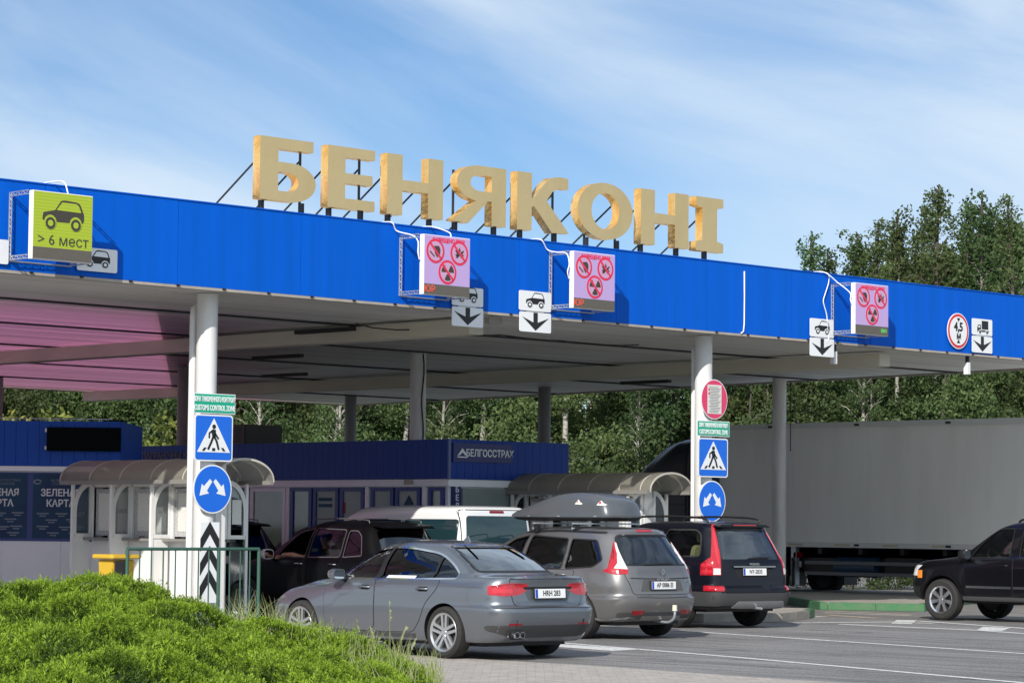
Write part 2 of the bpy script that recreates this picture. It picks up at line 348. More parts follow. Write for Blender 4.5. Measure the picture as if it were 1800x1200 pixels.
# fascia made of upright cladding sheets
fa = MB(); x = FX0; k = 0
while x < FX1:
    w = min(2.36, FX1-x); fa.span((x+.004, FY-(.002 if k % 2 else 0), FZ0), (x+w-.004, FY+.06, FZ1)); x += w; k += 1
fa.span((FX0,FY+.02,FZ0+.01), (FX1,FY+.08,FZ1-.01))
fa.span((FX1-.06,FY+.081,FZ0), (FX1,FY+.6,FZ1))
fa.build('fascia', M['fascia'], canopy)
MB().span((FX0,FY-.015,FZ1+.001), (FX1,FY+.3,FZ1+.02)).build('coping', M['fascia'], canopy)
MB().span((FX0,FY-.012,FZ0-.045), (FX1,FY+.14,FZ0-.005)).build('drip_edge', M['trim'], canopy)
x = FX0+.4
while x < FX1: MB().box((x,FY-.02,FZ0-.012), (.05,.03,.03)).build('clip', M['black'], canopy); x += .86
RE = lambda y: 48.0+(y-31.5)*(51.5-48.0)/27.2
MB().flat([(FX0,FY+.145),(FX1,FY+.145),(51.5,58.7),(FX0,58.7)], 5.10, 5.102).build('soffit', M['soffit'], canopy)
ro = MB(); ro.flat([(FX0,FY+.35),(FX1-.1,FY+.35),(48.3,34.5),(FX0,34.5)], 5.165, 5.26); ro.flat([(26.0,34.505),(48.3,34.505),(51.3,58.3),(44.6,58.3)], 5.165, 5.26); ro.flat([(FX0,58.305),(51.3,58.305),(51.3,58.5),(FX0,58.5)], 5.165, 5.26); ro.build('roof', M['beam'], canopy)  # left open over the pink boards, an added gap that lets sun in
fb = MB(); fb.span((FX0,58.71,5.06), (51.5,58.8,6.2))
fb.prism(strip([(FX1+.05,FY+.61),(51.55,58.69)], .08), lambda x, y: (x,y,5.06), lambda x, y: (x,y,6.2)); fb.build('rear_fascia', M['trim'], canopy)
for yy in (35.1, 39.45, 44.3, 49.2, 54.4):
    MB().span((FX0,yy-.02,5.065), (RE(yy)-.1,yy+.02,5.098)).build('seam_rail', M['steel'], canopy)
for xx in (19.6, 30.85, 41.9):
    MB().span((xx-.17,FY+.6,4.80), (xx+.17,58.4,5.05)).build('beam', M['beam'], canopy, bevel=.01)
for yy in (32.05, 39.65, 47.25, 54.6):
    for xx in (13.8, 25.16, 36.5, 47.8):
        r = .16
        MB().cyl((xx,yy,0), (xx,yy,5.09), r, n=32).build('column', M['column'] if yy < 40 else M['column_shade'], canopy, 40); MB().cyl((xx,yy,.14), (xx,yy,.19), .26, n=24).build('base_plate', M['galv'], canopy, 40)
for xx, yy in ((45.7,41.9),(34.45,41.6),(38.8,46.6),(30.2,35.2),(33,52),(43,52)):
    MB().span((xx-.06,yy-.75,4.93), (xx+.06,yy+.75,5.0)).build('strip_lamp', M['black'], canopy)
sag = MB(); sag.tube([(29.5+i*.48, 33.6+.12*math.sin(i*1.3)-.05*i*.2, 4.97-.05*abs(math.sin(i*.9))) for i in range(15)], .012, 5); sag.build('power_lead', M['wire'], canopy)
sag = MB().tube([(48.0,39.48,z) for z in (5.0,4.2,3.4)], .012, 5); sag.build('power_lead', M['wire'], canopy)
MB().tube([(36.47+.03*math.sin(k), 39.475, 5.05-.2*k) for k in range(10)], .014, 5).build('power_lead', M['wire'], canopy)
for xx, w in ((30.5,.16),(31.0,.3)):
    MB().box((xx,FY+.35,5.02), (w,.12,.1)).build('junction_box', M['trim'], canopy)
def pipe(xx, lab):
    o = MB().tube([(xx+.35,32.5,5.05),(xx+.30,32.42,4.98),(xx+.03,32.33,4.86),(xx,32.3,4.75),(xx,32.3,.15)], .055, 16).build('drainpipe', M['white'], None, 60)
    tag(o, lab, 'drainpipe', 'white drainpipes beside the front columns')
pipe(25.14-.05, 'slim white drainpipe running down beside the column with the black chevron plate')
pipe(36.5-.12+.15, 'slim white drainpipe running down beside the column with the round red sign')

# ---------------------------------------------------------------- big golden letters
M['gold'] = mat('gold_foil', (.58,.455,.235), .30, .35, noise=(1.6,.6,(.50,.385,.19),(1,1,.5)), bump=(2.5,.35,.03))
M['gold_edge'] = mat('gold_foil_edge', (.86,.45,.09), .24, .55, noise=(5,.9,(.95,.70,.34),(1.5,1.5,.3)), bump=(6,.9,.05))
ZB, ZT = 6.56, 7.52
def H_(w, s=.33): return [[(0,0),(s,0),(s,.4),(w-s,.4),(w-s,0),(w,0),(w,.97),(w-s,.97),(w-s,.57),(s,.57),(s,.97),(0,.97)]]
LET = []
# B with a flag (first letter)
bow = arc(.62,.30,.50,-90,90,12,.30)
be = [(0,0)]+bow+[(.36,.60),(.36,.80),(1.06,.80),(1.06,.97),(0,.97)]
bh = [(.36,.155)]+arc(.57,.30,.20,-90,90,8,.145)+[(.36,.445)]
LET.append((25.77, 1.12, [be], [bh]))
LET.append((27.13, .98, [[(0,0),(.98,0),(.98,.16),(.36,.16),(.36,.40),(.93,.40),(.93,.56),(.36,.56),(.36,.81),(.98,.81),(.98,.97),(0,.97)]], []))
LET.append((28.37, 1.22, H_(1.22), []))
ya = [(.89,0),(1.22,0),(1.22,.97)]+arc(.60,.675,.50,90,262,14,.295)+[(.0,.02),(.36,.0),(.80,.395),(.89,.395)]
yh = [(.89,.55),(.89,.815)]+arc(.62,.682,.22,90,270,9,.133)
LET.append((29.80, 1.22, [ya], [yh]))
LET.append((31.28, .36, [[(0,0),(.345,0),(.345,.40),(.40,.42),(.83,0),(1.24,.02),(.70,.53),(.83,.69),(1.0,.775),(1.22,.765),(1.22,.95),(1.02,.965),(.80,.93),(.66,.83),(.40,.55),(.345,.55),(.345,.97),(0,.97)]], []))
LET.append((32.73, 1.38, [arc(.69,.485,.69,0,350,35,.49)], [arc(.69,.485,.345,0,350,35,.315)]))
LET.append((34.32, 1.25, H_(1.25,.36), []))
LET.append((35.77, .72, [[(0,0),(.74,0),(.74,.16),(.57,.20),(.57,.78),(.74,.81),(.74,.97),(0,.97),(0,.81),(.17,.78),(.17,.20),(0,.16)]], []))
NAMES = ['first large golden roof letter, shaped like a B with an open top', 'second large golden roof letter, an E', 'golden roof letter H standing third from the left, right after the E', 'golden roof letter shaped like a mirrored R', 'golden roof letter K with a bent upper arm', 'golden roof letter O, a wide oval ring', 'golden roof letter H between the oval O and the last narrow letter', 'last and narrowest golden roof letter, an I with serifs']
def solid_letter(polys, holes, y0, y1):
    cu = bpy.data.curves.new('l', 'CURVE'); cu.dimensions = '2D'; cu.fill_mode = 'BOTH'; cu.extrude = abs(y1-y0)/2
    for p in polys+holes:
        sp = cu.splines.new('POLY'); sp.points.add(len(p)-1); sp.use_cyclic_u = True
        for q, pt in zip(p, sp.points): pt.co = (*q, 0, 1)
    o = bpy.data.objects.new('l', cu); COL.objects.link(o); bpy.context.view_layer.update()
    me = bpy.data.meshes.new_from_object(o.evaluated_get(bpy.context.evaluated_depsgraph_get())); bpy.data.objects.remove(o); bpy.data.curves.remove(cu)
    me.transform(FRONT); me.materials.clear(); return me
for (x0, w, polys, holes), lab in zip(LET, NAMES):
    t = thing('roof_letter', lab, 'letter', (x0, 31.6, ZB), 0, 'golden letters standing on the canopy roof')
    me = solid_letter(polys, holes, 0, .17); me.transform(Matrix.Translation((0,.085,0)))
    o = link('letter_body', me, [M['gold'], M['gold_edge']], t)
    for p in me.polygons:
        if abs(p.normal.y) < .7: p.material_index = 1
    xs = [q[0] for q in polys[0]]; wd = max(xs)
    px_ = (.12, wd-.2) if wd > .8 else (.36,)
    if abs(x0-32.73) < .01: px_ = (.33, 1.1)
    if abs(x0-29.8) < .01: px_ = (.16, 1.05)
    if abs(x0-31.28) < .01: px_ = (.18, 1.0)
    for q in px_:
        MB().box((q+.04,.14,-.10), (.05,.05,.24)).build('post', M['steel'], t)
        MB().box((q+.04,.20,.35), (.03,.03,1.06)).build('upright', M['steel'], t)
        MB().cyl((q+.05,.20,.70), (q-.10,1.35,-.16), .016, n=6).build('brace', M['steel'], t)
# ---------------------------------------------------------------- pictograms
def layer(parent, name, mt, polys, y, X0, Z0, sc=1., th=.003):
    b = MB()
    for p in polys: b.wallp([(X0+a*sc, Z0+c*sc) for a, c in p], y-th, y)
    return b.build(name, mt, parent)
CAR = rounded([(0,.24),(.02,.40),(.30,.47),(.44,.70),(.52,.72),(.82,.70),(.90,.66),(1.0,.42),(1.0,.26),(.95,.2),(.04,.2)], .03)
CARW = rounded([(.335,.475),(.465,.665),(.80,.66),(.865,.62),(.93,.46)], .02)
def pictocar(parent, X0, Z0, w, y, fg, bgm, sy=1.):
    s = lambda p: [(a*w, c*w*sy) for a, c in p]
    layer(parent, 'car_symbol', fg, [s(CAR)], y, X0, Z0)
    layer(parent, 'car_symbol_window', bgm, [s(CARW)], y-.0032, X0, Z0)
    for cx_ in (.19, .80):
        layer(parent, 'wheel_gap', bgm, [s(disc(cx_, .19, .145))], y-.0034, X0, Z0)
        layer(parent, 'wheel_symbol', fg, [s(disc(cx_, .17, .118))], y-.0066, X0, Z0)
        layer(parent, 'wheel_hub', bgm, [s(disc(cx_, .17, .062))], y-.0098, X0, Z0)
def car_plate(x0, z0, x1, z1, lab, truck=False):
    t = thing('vehicle_plate', lab, 'road sign', ((x0+x1)/2, FY-.03, z0), 0, 'white vehicle plates on the fascia')
    c = (x0+x1)/2; hw = (x1-x0)/2; h = z1-z0
    MB().wallp(rrect(-hw,0,hw,h,.03), -.012, .0).build('panel', M['sign_white'], t)
    MB().span((-hw*.6,.001,h*.3), (hw*.6,.028,h*.6)).build('bracket', M['galv'], t)
    if truck:
        layer(t, 'truck_symbol', M['sign_black'], [[(-.02,.12),(.20,.12),(.20,.29),(-.02,.29)],[(-.17,.07),(-.17,.16),(-.13,.21),(-.05,.21),(-.05,.10),(.22,.10),(.22,.07)]], -.0125, 0, 0)
        layer(t, 'truck_symbol_window', M['sign_white'], [[(-.15,.15),(-.12,.19),(-.08,.19),(-.08,.15)]], -.016, 0, 0)
        [layer(t, 'wheel_symbol', M['sign_white'], [disc(q,.065,.045)], -.0165, 0, 0) for q in (-.09,.15)]
        [layer(t, 'wheel_hub', M['sign_black'], [disc(q,.065,.030)], -.020, 0, 0) for q in (-.09,.15)]
    else: pictocar(t, -.22, .04, .44, -.0125, M['sign_black'], M['sign_white'], .85)
    return t
def arrow_plate(x0, z0, x1, z1, lab):
    t = thing('arrow_plate', lab, 'road sign', ((x0+x1)/2, FY-.03, z0), 0, 'white lane arrow plates under the fascia')
    hw = (x1-x0)/2; h = z1-z0
    MB().wallp(rrect(-hw,0,hw,h,.03), -.012, .0).build('panel', M['sign_white'], t)
    MB().span((-.2,.001,h*.8), (.2,.028,h+.02)).build('bracket', M['galv'], t)
    layer(t, 'arrow', M['sign_black'], [[(-.05,h-.005),(-.05,.16),(-.31,.245),(0,.025),(.31,.245),(.05,.16),(.05,h-.005)]], -.0125, 0, 0)
car_plate(29.68,5.185,30.38,5.49, 'white car plate partly covered by the second lit board from the left')
arrow_plate(29.685,4.85,30.385,5.165, 'black down arrow plate hanging under the second lit board from the left')
car_plate(31.21,5.20,31.96,5.53, 'fully visible white plate with black car just left of the third lit board')
arrow_plate(31.225,4.85,31.965,5.18, 'black down arrow plate below the car plate left of the third lit board')
car_plate(38.81,5.19,39.51,5.53, 'white car plate beside the white cable loop, left of the last lit board')
arrow_plate(38.81,4.83,39.515,5.17, 'black down arrow plate left of the last lit board')
car_plate(43.89,5.51,44.57,5.835, 'white plate with a black lorry symbol at the right end of the fascia', True)
arrow_plate(43.89,5.16,44.57,5.49, 'black down arrow plate under the lorry plate')
car_plate(22.34,5.21,23.04,5.545, 'white car plate half hidden behind the green and yellow board')
o = MB().wallp(rrect(20.48,5.20,21.18,5.54,.03), FY-.042, FY-.03).build('vehicle_plate', M['sign_white']); tag(o, 'blank looking white plate cut off by the left picture edge', 'road sign', 'white vehicle plates on the fascia')
t = thing('height_limit_sign', 'round red rimmed height limit sign reading 4,5 m on the blue fascia', 'road sign', (43.42,FY-.03,5.55))
MB().wallp(disc(0,0,.355,40), -.012, 0).build('panel', M['sign_white'], t)
o = MB().wallp(disc(0,0,.335,40), -.016, -.0125).build('red_rim', M['sign_red'], t)
MB().wallp(disc(0,0,.285,40), -.020, -.0165).build('face', M['sign_white'], t)
text('sign_text', '4,5', .24, M['sign_black'], t, (0,-.022,.075), bold=.008); text('sign_text', 'м', .2, M['sign_black'], t, (0.01,-.022,-.10), bold=.006)
layer(t, 'triangle_mark', M['sign_black'], [[(-.055,.255),(.055,.255),(0,.18)],[(-.055,-.24),(.055,-.24),(0,-.165)]], -.0205, 0, 0)
# ---------------------------------------------------------------- lit message boards
def screen_mat(name, c1, c2, es):
    m_ = mat(name, c1, .55, emit=c1, es=es); t = m_.node_tree; b = t.nodes['Principled BSDF']
    c = t.nodes.new('ShaderNodeTexCoord'); w = t.nodes.new('ShaderNodeTexWave'); w.bands_direction = 'Z'; w.inputs['Scale'].default_value = 7.0; w.inputs['Distortion'].default_value = .6; w.inputs['Detail'].default_value = 1
    t.links.new(c.outputs['Object'], w.inputs['Vector'])
    x = t.nodes.new('ShaderNodeMix'); x.data_type = 'RGBA'; x.inputs[6].default_value = (*c1,1); x.inputs[7].default_value = (*c2,1)
    t.links.new(w.outputs[0], x.inputs[0]); t.links.new(x.outputs[2], b.inputs['Base Color']); t.links.new(x.outputs[2], b.inputs['Emission Color']); return m_
M['scr_pink'] = screen_mat('lilac_screen', (.33,.25,.50), (.38,.26,.45), .34)
M['scr_lime'] = screen_mat('lime_screen', (.36,.42,.03), (.26,.38,.02), .16)
M['scr_off'] = mat('unlit_screen', (.10,.09,.075), .6, noise=(30,.5,(.14,.13,.11)))
M['lit_red'] = mat('lit_red', (.50,.02,.06), .5, emit=(.5,.02,.06), es=.35)
M['lit_text'] = mat('lit_red_text', (.6,.06,.04), .5, emit=(.8,.10,.05), es=.35)
M['lit_green'] = mat('lit_green_text', (.08,.5,.1), .5, emit=(.1,.7,.1), es=.4)
M['scr_dark'] = mat('dark_pixels', (.05,.045,.035), .6)
M['scr_inner'] = mat('rose_pixels', (.42,.25,.40), .6, emit=(.42,.25,.40), es=.3)
def board(x0, lab, kind, dt=None):
    w, h = 1.01, .955; t = thing('message_board', lab, 'display', (x0, 30.95, 5.255), 0, 'lit message boards held out from the fascia')
    MB().span((0,.002,0), (w,.10,h)).build('housing', M['white'], t, bevel=.006)
    MB().span((.012,-.004,.175), (w-.012,.0015,h-.012)).build('screen', M['scr_lime'] if kind == 'car' else M['scr_pink'], t)
    MB().span((.012,-.004,.012), (w-.012,.0015,.172)).build('lower_panel', M['scr_off'], t)
    if kind == 'car':
        s = lambda p: [(a*.70, c*.60) for a, c in p]; X0, Z0 = .155, .42
        layer(t, 'car_symbol', M['scr_dark'], [s(CAR)], -.0045, X0, Z0); layer(t, 'car_symbol_window', M['scr_lime'], [s(CARW)], -.0078, X0, Z0)
        for q in (.19, .80):
            layer(t, 'wheel_gap', M['scr_lime'], [[(a*.7,c*.7-.01) for a, c in disc(q,.17,.145)]], -.0078, X0, Z0)
            layer(t, 'wheel_symbol', M['scr_dark'], [[(a*.7,c*.7-.01) for a, c in disc(q,.15,.118)]], -.011, X0, Z0)
            layer(t, 'wheel_hub', M['scr_lime'], [[(a*.7,c*.7-.01) for a, c in disc(q,.15,.062)]], -.0142, X0, Z0)
        text('board_text', '> 6 мест', .205, M['scr_dark'], t, (.51,-.006,.275), bold=0, sx=1.05)
    else:
        text('board_text', 'ЗАПРЕЩЕНО ВВОЗ', .088, M['lit_red'], t, (.53,-.006,.875), bold=.004, sx=.86)
        for k, (cx_, cz) in enumerate(((.245,.70),(.765,.70),(.51,.38))):
            layer(t, 'ban_ring', M['lit_red'], [disc(cx_,cz,.195,30)], -.0045, 0, 0); layer(t, 'ban_field', M['scr_inner'], [disc(cx_,cz,.155,30)], -.0078, 0, 0)
            if k == 0: ps = [[(cx_-.03,cz+.08),(cx_+.07,cz+.085),(cx_+.10,cz+.03),(cx_+.09,cz-.06),(cx_+.03,cz-.10),(cx_-.02,cz-.03)], [(cx_-.12,cz-.0),(cx_-.02,cz-.08),(cx_-.03,cz-.10),(cx_-.13,cz-.02)]]
            elif k == 1:
                ps = []
                for a in (90,40,140,0,180,-28,208):
                    l = .13 if a in (90,40,140) else .10; d = Vector((math.cos(rad(a)), math.sin(rad(a)))); n_ = Vector((-d.y, d.x)); o_ = Vector((cx_, cz-.03))
                    ps.append([tuple(o_), tuple(o_+d*l*.55+n_*.022), tuple(o_+d*l), tuple(o_+d*l*.55-n_*.022)])
            else:
                ps = [[(cx_+.035*math.cos(rad(a0)),cz+.035*math.sin(rad(a0)))]+arc(cx_,cz,.135,a0,a0+60,5)+[(cx_+.035*math.cos(rad(a0+60)),cz+.035*math.sin(rad(a0+60)))] for a0 in (0,120,240)]
            layer(t, 'ban_symbol', M['scr_dark'], ps, -.011, 0, 0)
            layer(t, 'ban_bar', M['lit_red'], [strip([(cx_-.115,cz+.115),(cx_+.115,cz-.115)], .036)], -.0142, 0, 0)
        if dt == 'r': text('board_text', 'ЮР', .15, M['lit_text'], t, (.13,-.006,.09))
        if dt == 'g': text('board_text', 'ОАЭ', .10, M['lit_green'], t, (.86,-.006,.09), sx=.8)
    # lattice frame back to the fascia
    L1 = .545
    for xx in (-.015, w+.015):
        f = MB()
        for zz in (.03, h-.03): f.cyl((xx,.1,zz-.02), (xx,L1,zz-.02), .009, n=6); f.cyl((xx,.1,zz+.03), (xx,L1,zz+.03), .009, n=6)
        for zz in (.03, h-.03):
            for k in range(7): f.cyl((xx,.1+k*.063,zz-.02 if k % 2 else zz+.03), (xx,.1+(k+1)*.063,zz+.03 if k % 2 else zz-.02), .006, n=5)
        f.cyl((xx,L1,.0), (xx,L1,h), .011, n=6); f.cyl((xx,L1-.05,.0), (xx,L1-.05,h), .009, n=6)
        for k in range(15): f.cyl((xx,L1-.05 if k % 2 else L1,k*h/15), (xx,L1 if k % 2 else L1-.05,(k+1)*h/15), .006, n=5)
        f.build('lattice_bracket', M['galv'], t)
    f = MB()
    for k in range(16): f.cyl((k*w/16,L1-.05 if k % 2 else L1,-.005), ((k+1)*w/16,L1 if k % 2 else L1-.05,-.005), .006, n=5)
    f.cyl((0,L1,-.005), (w,L1,-.005), .009, n=6); f.cyl((0,L1-.06,-.005), (w,L1-.06,-.005), .009, n=6); f.build('lattice_bracket', M['galv'], t)
    return t
board(21.22, 'lime green lit board with a dark car and > 6 мест', 'car')
board(28.58, 'lilac lit ban board under the mirrored R letter, with red letters at lower left', 'ban', 'r')
board(31.97, 'lilac lit ban board below the oval O letter, with red letters at lower left', 'ban', 'r')
board(39.50, 'lilac lit ban board furthest right, with small green letters below', 'ban', 'g')
def cable(pts, lab, r=.0105):
    o = MB().tube(pts, r, 7).build('cable', M['cable'], None, True); tag(o, lab, 'cable', 'white cables looped over the fascia')
def curve(P, n=8):
    P = [Vector(p) for p in P]; P = [2*P[0]-P[1]]+P+[2*P[-1]-P[-2]]; out = []
    for i in range(1, len(P)-2):
        for k in range(n):
            t_ = k/n; a, b, c, d = P[i-1:i+3]
            out.append(.5*((2*b)+(c-a)*t_+(2*a-5*b+4*c-d)*t_*t_+(3*b-a-3*c+d)*t_**3))
    return out+[P[-2]]
cable(curve([(21.9,31.75,6.42),(21.9,31.5,6.43),(21.9,31.2,6.40),(21.85,31.02,6.22)]), 'short white cable dropping from the roof edge onto the lime green board')
cable(curve([(28.35,31.9,6.42),(28.35,31.47,6.41),(28.45,31.45,6.28),(28.55,31.2,6.20),(28.57,31.08,6.10),(28.52,31.02,5.92),(28.55,31.02,5.80)]), 'white cable draped from the roof to the left side of the second board')
cable(curve([(29.2,31.8,6.42),(29.2,31.45,6.41),(29.25,31.1,6.30),(29.25,31.04,6.22)]), 'short white cable entering the top of the second board')
cable(curve([(31.7,31.9,6.42),(31.7,31.47,6.41),(31.85,31.45,6.25),(31.93,31.3,6.2),(31.95,31.1,6.17),(31.95,31.03,6.0),(31.90,31.02,5.85),(31.95,31.03,5.74)]), 'white cable draped from the roof to the left side of the third board')
cable(curve([(39.2,31.9,6.42),(39.22,31.47,6.41),(39.42,31.3,6.22),(39.47,31.05,6.02),(39.45,31.02,5.88),(39.5,31.02,5.78)]), 'white cable running from the roof into the side of the last board')
cable(curve([(39.25,31.9,6.42),(39.3,31.47,6.40),(39.36,31.46,6.25),(39.25,31.46,6.0),(39.2,31.46,5.85),(39.3,31.46,5.6),(39.33,31.46,5.3),(39.36,31.46,5.18),(39.28,31.46,5.1)]), 'long white cable hanging down the fascia left of the last board')
cable([(36.95,31.475,6.26),(36.955,31.475,5.8),(36.95,31.475,5.3),(36.93,31.475,5.17),(36.86,31.475,5.13)], 'thin straight white cable down the bare fascia above the right front column', .013)
for xx, lab in ((39.72,'small white hanging box under the fascia below the last board'), (43.95,'small white hanging box under the fascia below the lorry arrow plate')):
    t = thing('hanging_reader', lab, 'reader box', (xx,31.62,4.72), 0, 'small hanging boxes under the fascia')
    MB().span((-.03,-.03,.24), (.03,.03,.38)).build('stem', M['steel'], t); MB().span((-.05,-.04,0), (.05,.06,.24)).build('box', M['white'], t, bevel=.006)

# ---------------------------------------------------------------- signs on the front columns
def column_signs(cx_, zs, first):
    who = 'on the left front column' if first else 'on the right front column'
    x0, x1, z0, z1 = zs['green']
    t = thing('customs_zone_sign', 'green customs control zone sign '+who, 'sign', ((x0+x1)/2,31.85,z0), 0, 'green customs zone signs')
    hw = (x1-x0)/2; h = z1-z0
    MB().wallp([(-hw,0),(hw,0),(hw,h),(-hw,h)], -.01, 0).build('panel', M['sign_white'], t)
    MB().wallp([(-hw+.012,.012),(hw-.012,.012),(hw-.012,h-.012),(-hw+.012,h-.012)], -.013, -.0105).build('face', M['sign_green'], t)
    text('sign_text', 'ЗОНА ТАМОЖЕННОГО КОНТРОЛЯ', .105, M['sign_white'], t, (0,-.015,h*.70), sx=.44, bold=.003)
    text('sign_text', 'CUSTOMS CONTROL ZONE', .115, M['sign_white'], t, (0,-.015,h*.27), sx=.53, bold=.003)
    MB().box((0,.02,h/2), (.1,.04,h*.6)).build('bracket', M['galv'], t)
    x0, x1, z0, z1 = zs['ped']
    t = thing('pedestrian_crossing_sign', 'blue square pedestrian crossing sign '+who, 'road sign', ((x0+x1)/2,31.85,z0), 0, 'blue pedestrian crossing signs')
    s = (x1-x0)/.70
    MB().wallp([(a*s,c) for a, c in rrect(-.35,0,.35,.70,.05)], -.01, 0).build('panel', M['sign_white'], t)
    MB().wallp([(a*s,c) for a, c in rrect(-.328,.022,.328,.678,.04)], -.013, -.0105).build('face', M['sign_blue'], t)
    MB().wallp([(a*s,c) for a, c in [(-.30,.135),(.30,.135),(0,.645)]], -.016, -.0135).build('triangle', M['sign_white'], t)
    P = [disc(.0,.52,.034,14), [(-.02,.485),(.035,.47),(.03,.36),(-.03,.37),(-.045,.43)],
         strip([(-.02,.465),(-.085,.42),(-.085,.345)], .028), strip([(.02,.42),(.06,.365),(.085,.335)], .03),
         strip([(-.01,.375),(-.05,.28),(-.105,.175)], .036), strip([(.0,.38),(.05,.30),(.09,.175)], .036),
         [(-.215,.155),(-.17,.155),(-.13,.205),(-.175,.205)], [(-.03,.155),(.025,.155),(.025,.20),(-.03,.20)], [(.17,.155),(.215,.155),(.175,.205),(.13,.205)]]
    layer(t, 'walking_figure', M['sign_black'], [[(a*s,c) for a, c in p] for p in P], -.0165, 0, 0)
    MB().box((0,.02,.35), (.12,.04,.5)).build('bracket', M['galv'], t)
    cx2, cz2, r = zs['round']
    t = thing('pass_either_side_sign', 'round blue sign with two white diagonal arrows '+who, 'road sign', (cx2,31.85,cz2), 0, 'round blue arrow signs')
    MB().wallp(disc(0,0,r,40), -.01, 0).build('panel', M['sign_white'], t); MB().wallp(disc(0,0,r-.02,40), -.013, -.0105).build('face', M['sign_blue'], t)
    ar = [(.012,.11),(.055,.15),(.165,.04),(.205,.075),(.245,-.10),(.07,-.065),(.11,-.025)]
    layer(t, 'arrow', M['sign_white'], [ar, [(-a,c) for a, c in ar]], -.0135, 0, 0)
    MB().box((0,.02,0), (.12,.04,.45)).build('bracket', M['galv'], t)
column_signs(25.16, dict(green=(24.77,25.56,3.275,3.575), ped=(24.79,25.52,2.56,3.245), round=(25.15,2.145,.365)), True)
column_signs(36.5, dict(green=(36.1,36.98,3.275,3.55), ped=(36.13,36.94,2.54,3.24), round=(36.51,2.11,.37)), False)
t = thing('chevron_plate', 'white plate with black upward chevrons at the foot of the left front column', 'road sign', (25.12,31.86,.45))
MB().span((-.18,-.012,0), (.18,0,1.2)).build('panel', M['sign_white'], t)
layer(t, 'chevron', M['sign_black'], [[(-.178,z),(0,z+.26),(.178,z),(.178,z+.19),(0,z+.45),(-.178,z+.19)] for z in (.05,.40,.76)], -.0125, 0, 0)
t = thing('round_notice', 'round red disc with a white printed notice high on the right front column', 'sign', (36.56,31.85,3.94))
MB().wallp(disc(0,0,.36,40), -.01, 0).build('panel', M['sign_white'], t); MB().wallp(disc(0,0,.345,40), -.013, -.0105).build('face', M['sign_pink'], t)
MB().span((-.19,-.016,-.26), (.19,-.0135,.26)).build('notice', M['paper'], t)
b = MB()
for k in range(17): b.span((-.15+.02*(k % 3),-.0185,.21-.028*k), (.10+.06*((k*7) % 4)/3.,-.0165,.222-.028*k))
b.build('notice_lines', mat('grey_print', (.25,.25,.25)), t)
MB().span((-.17,-.0185,.08), (-.13,-.0165,.115)).span((-.17,-.0185,.155), (-.13,-.0165,.19)).build('notice_marks', M['sign_red'], t)

# ---------------------------------------------------------------- inspection booths
def poly_mat():
    m_ = bpy.data.materials.new('smoky_polycarbonate'); m_.use_nodes = True; t = m_.node_tree; b = t.nodes['Principled BSDF']
    b.inputs['Base Color'].default_value = (.42,.40,.35,1); b.inputs['Roughness'].default_value = .35
    tr = t.nodes.new('ShaderNodeBsdfTranslucent'); tr.inputs[0].default_value = (.50,.46,.38,1); x = t.nodes.new('ShaderNodeMixShader'); x.inputs[0].default_value = .5
    t.links.new(b.outputs[0], x.inputs[1]); t.links.new(tr.outputs[0], x.inputs[2]); 
    tp = t.nodes.new('ShaderNodeBsdfTransparent'); tp.inputs[0].default_value = (.6,.57,.5,1); y = t.nodes.new('ShaderNodeMixShader'); y.inputs[0].default_value = .30
    t.links.new(x.outputs[0], y.inputs[1]); t.links.new(tp.outputs[0], y.inputs[2]); t.links.new(y.outputs[0], t.nodes['Material Output'].inputs[0]); return m_
M['poly'] = poly_mat(); M['booth_glass'] = glass_mat('booth_glass', (.72,.75,.74), 1.0); M['rib'] = mat('pale_roof_rib', (.50,.48,.43), .5)
M['pvc'] = mat('white_pvc', (.76,.765,.76), .4, noise=(2.5,.4,(.64,.64,.62)))
M['gutter'] = mat('grey_gutter', (.22,.215,.20), .6)
M['print'] = mat('printed_sheet', (.55,.55,.56), .6, noise=(28,.9,(.25,.26,.28),(1,1,1.6)))
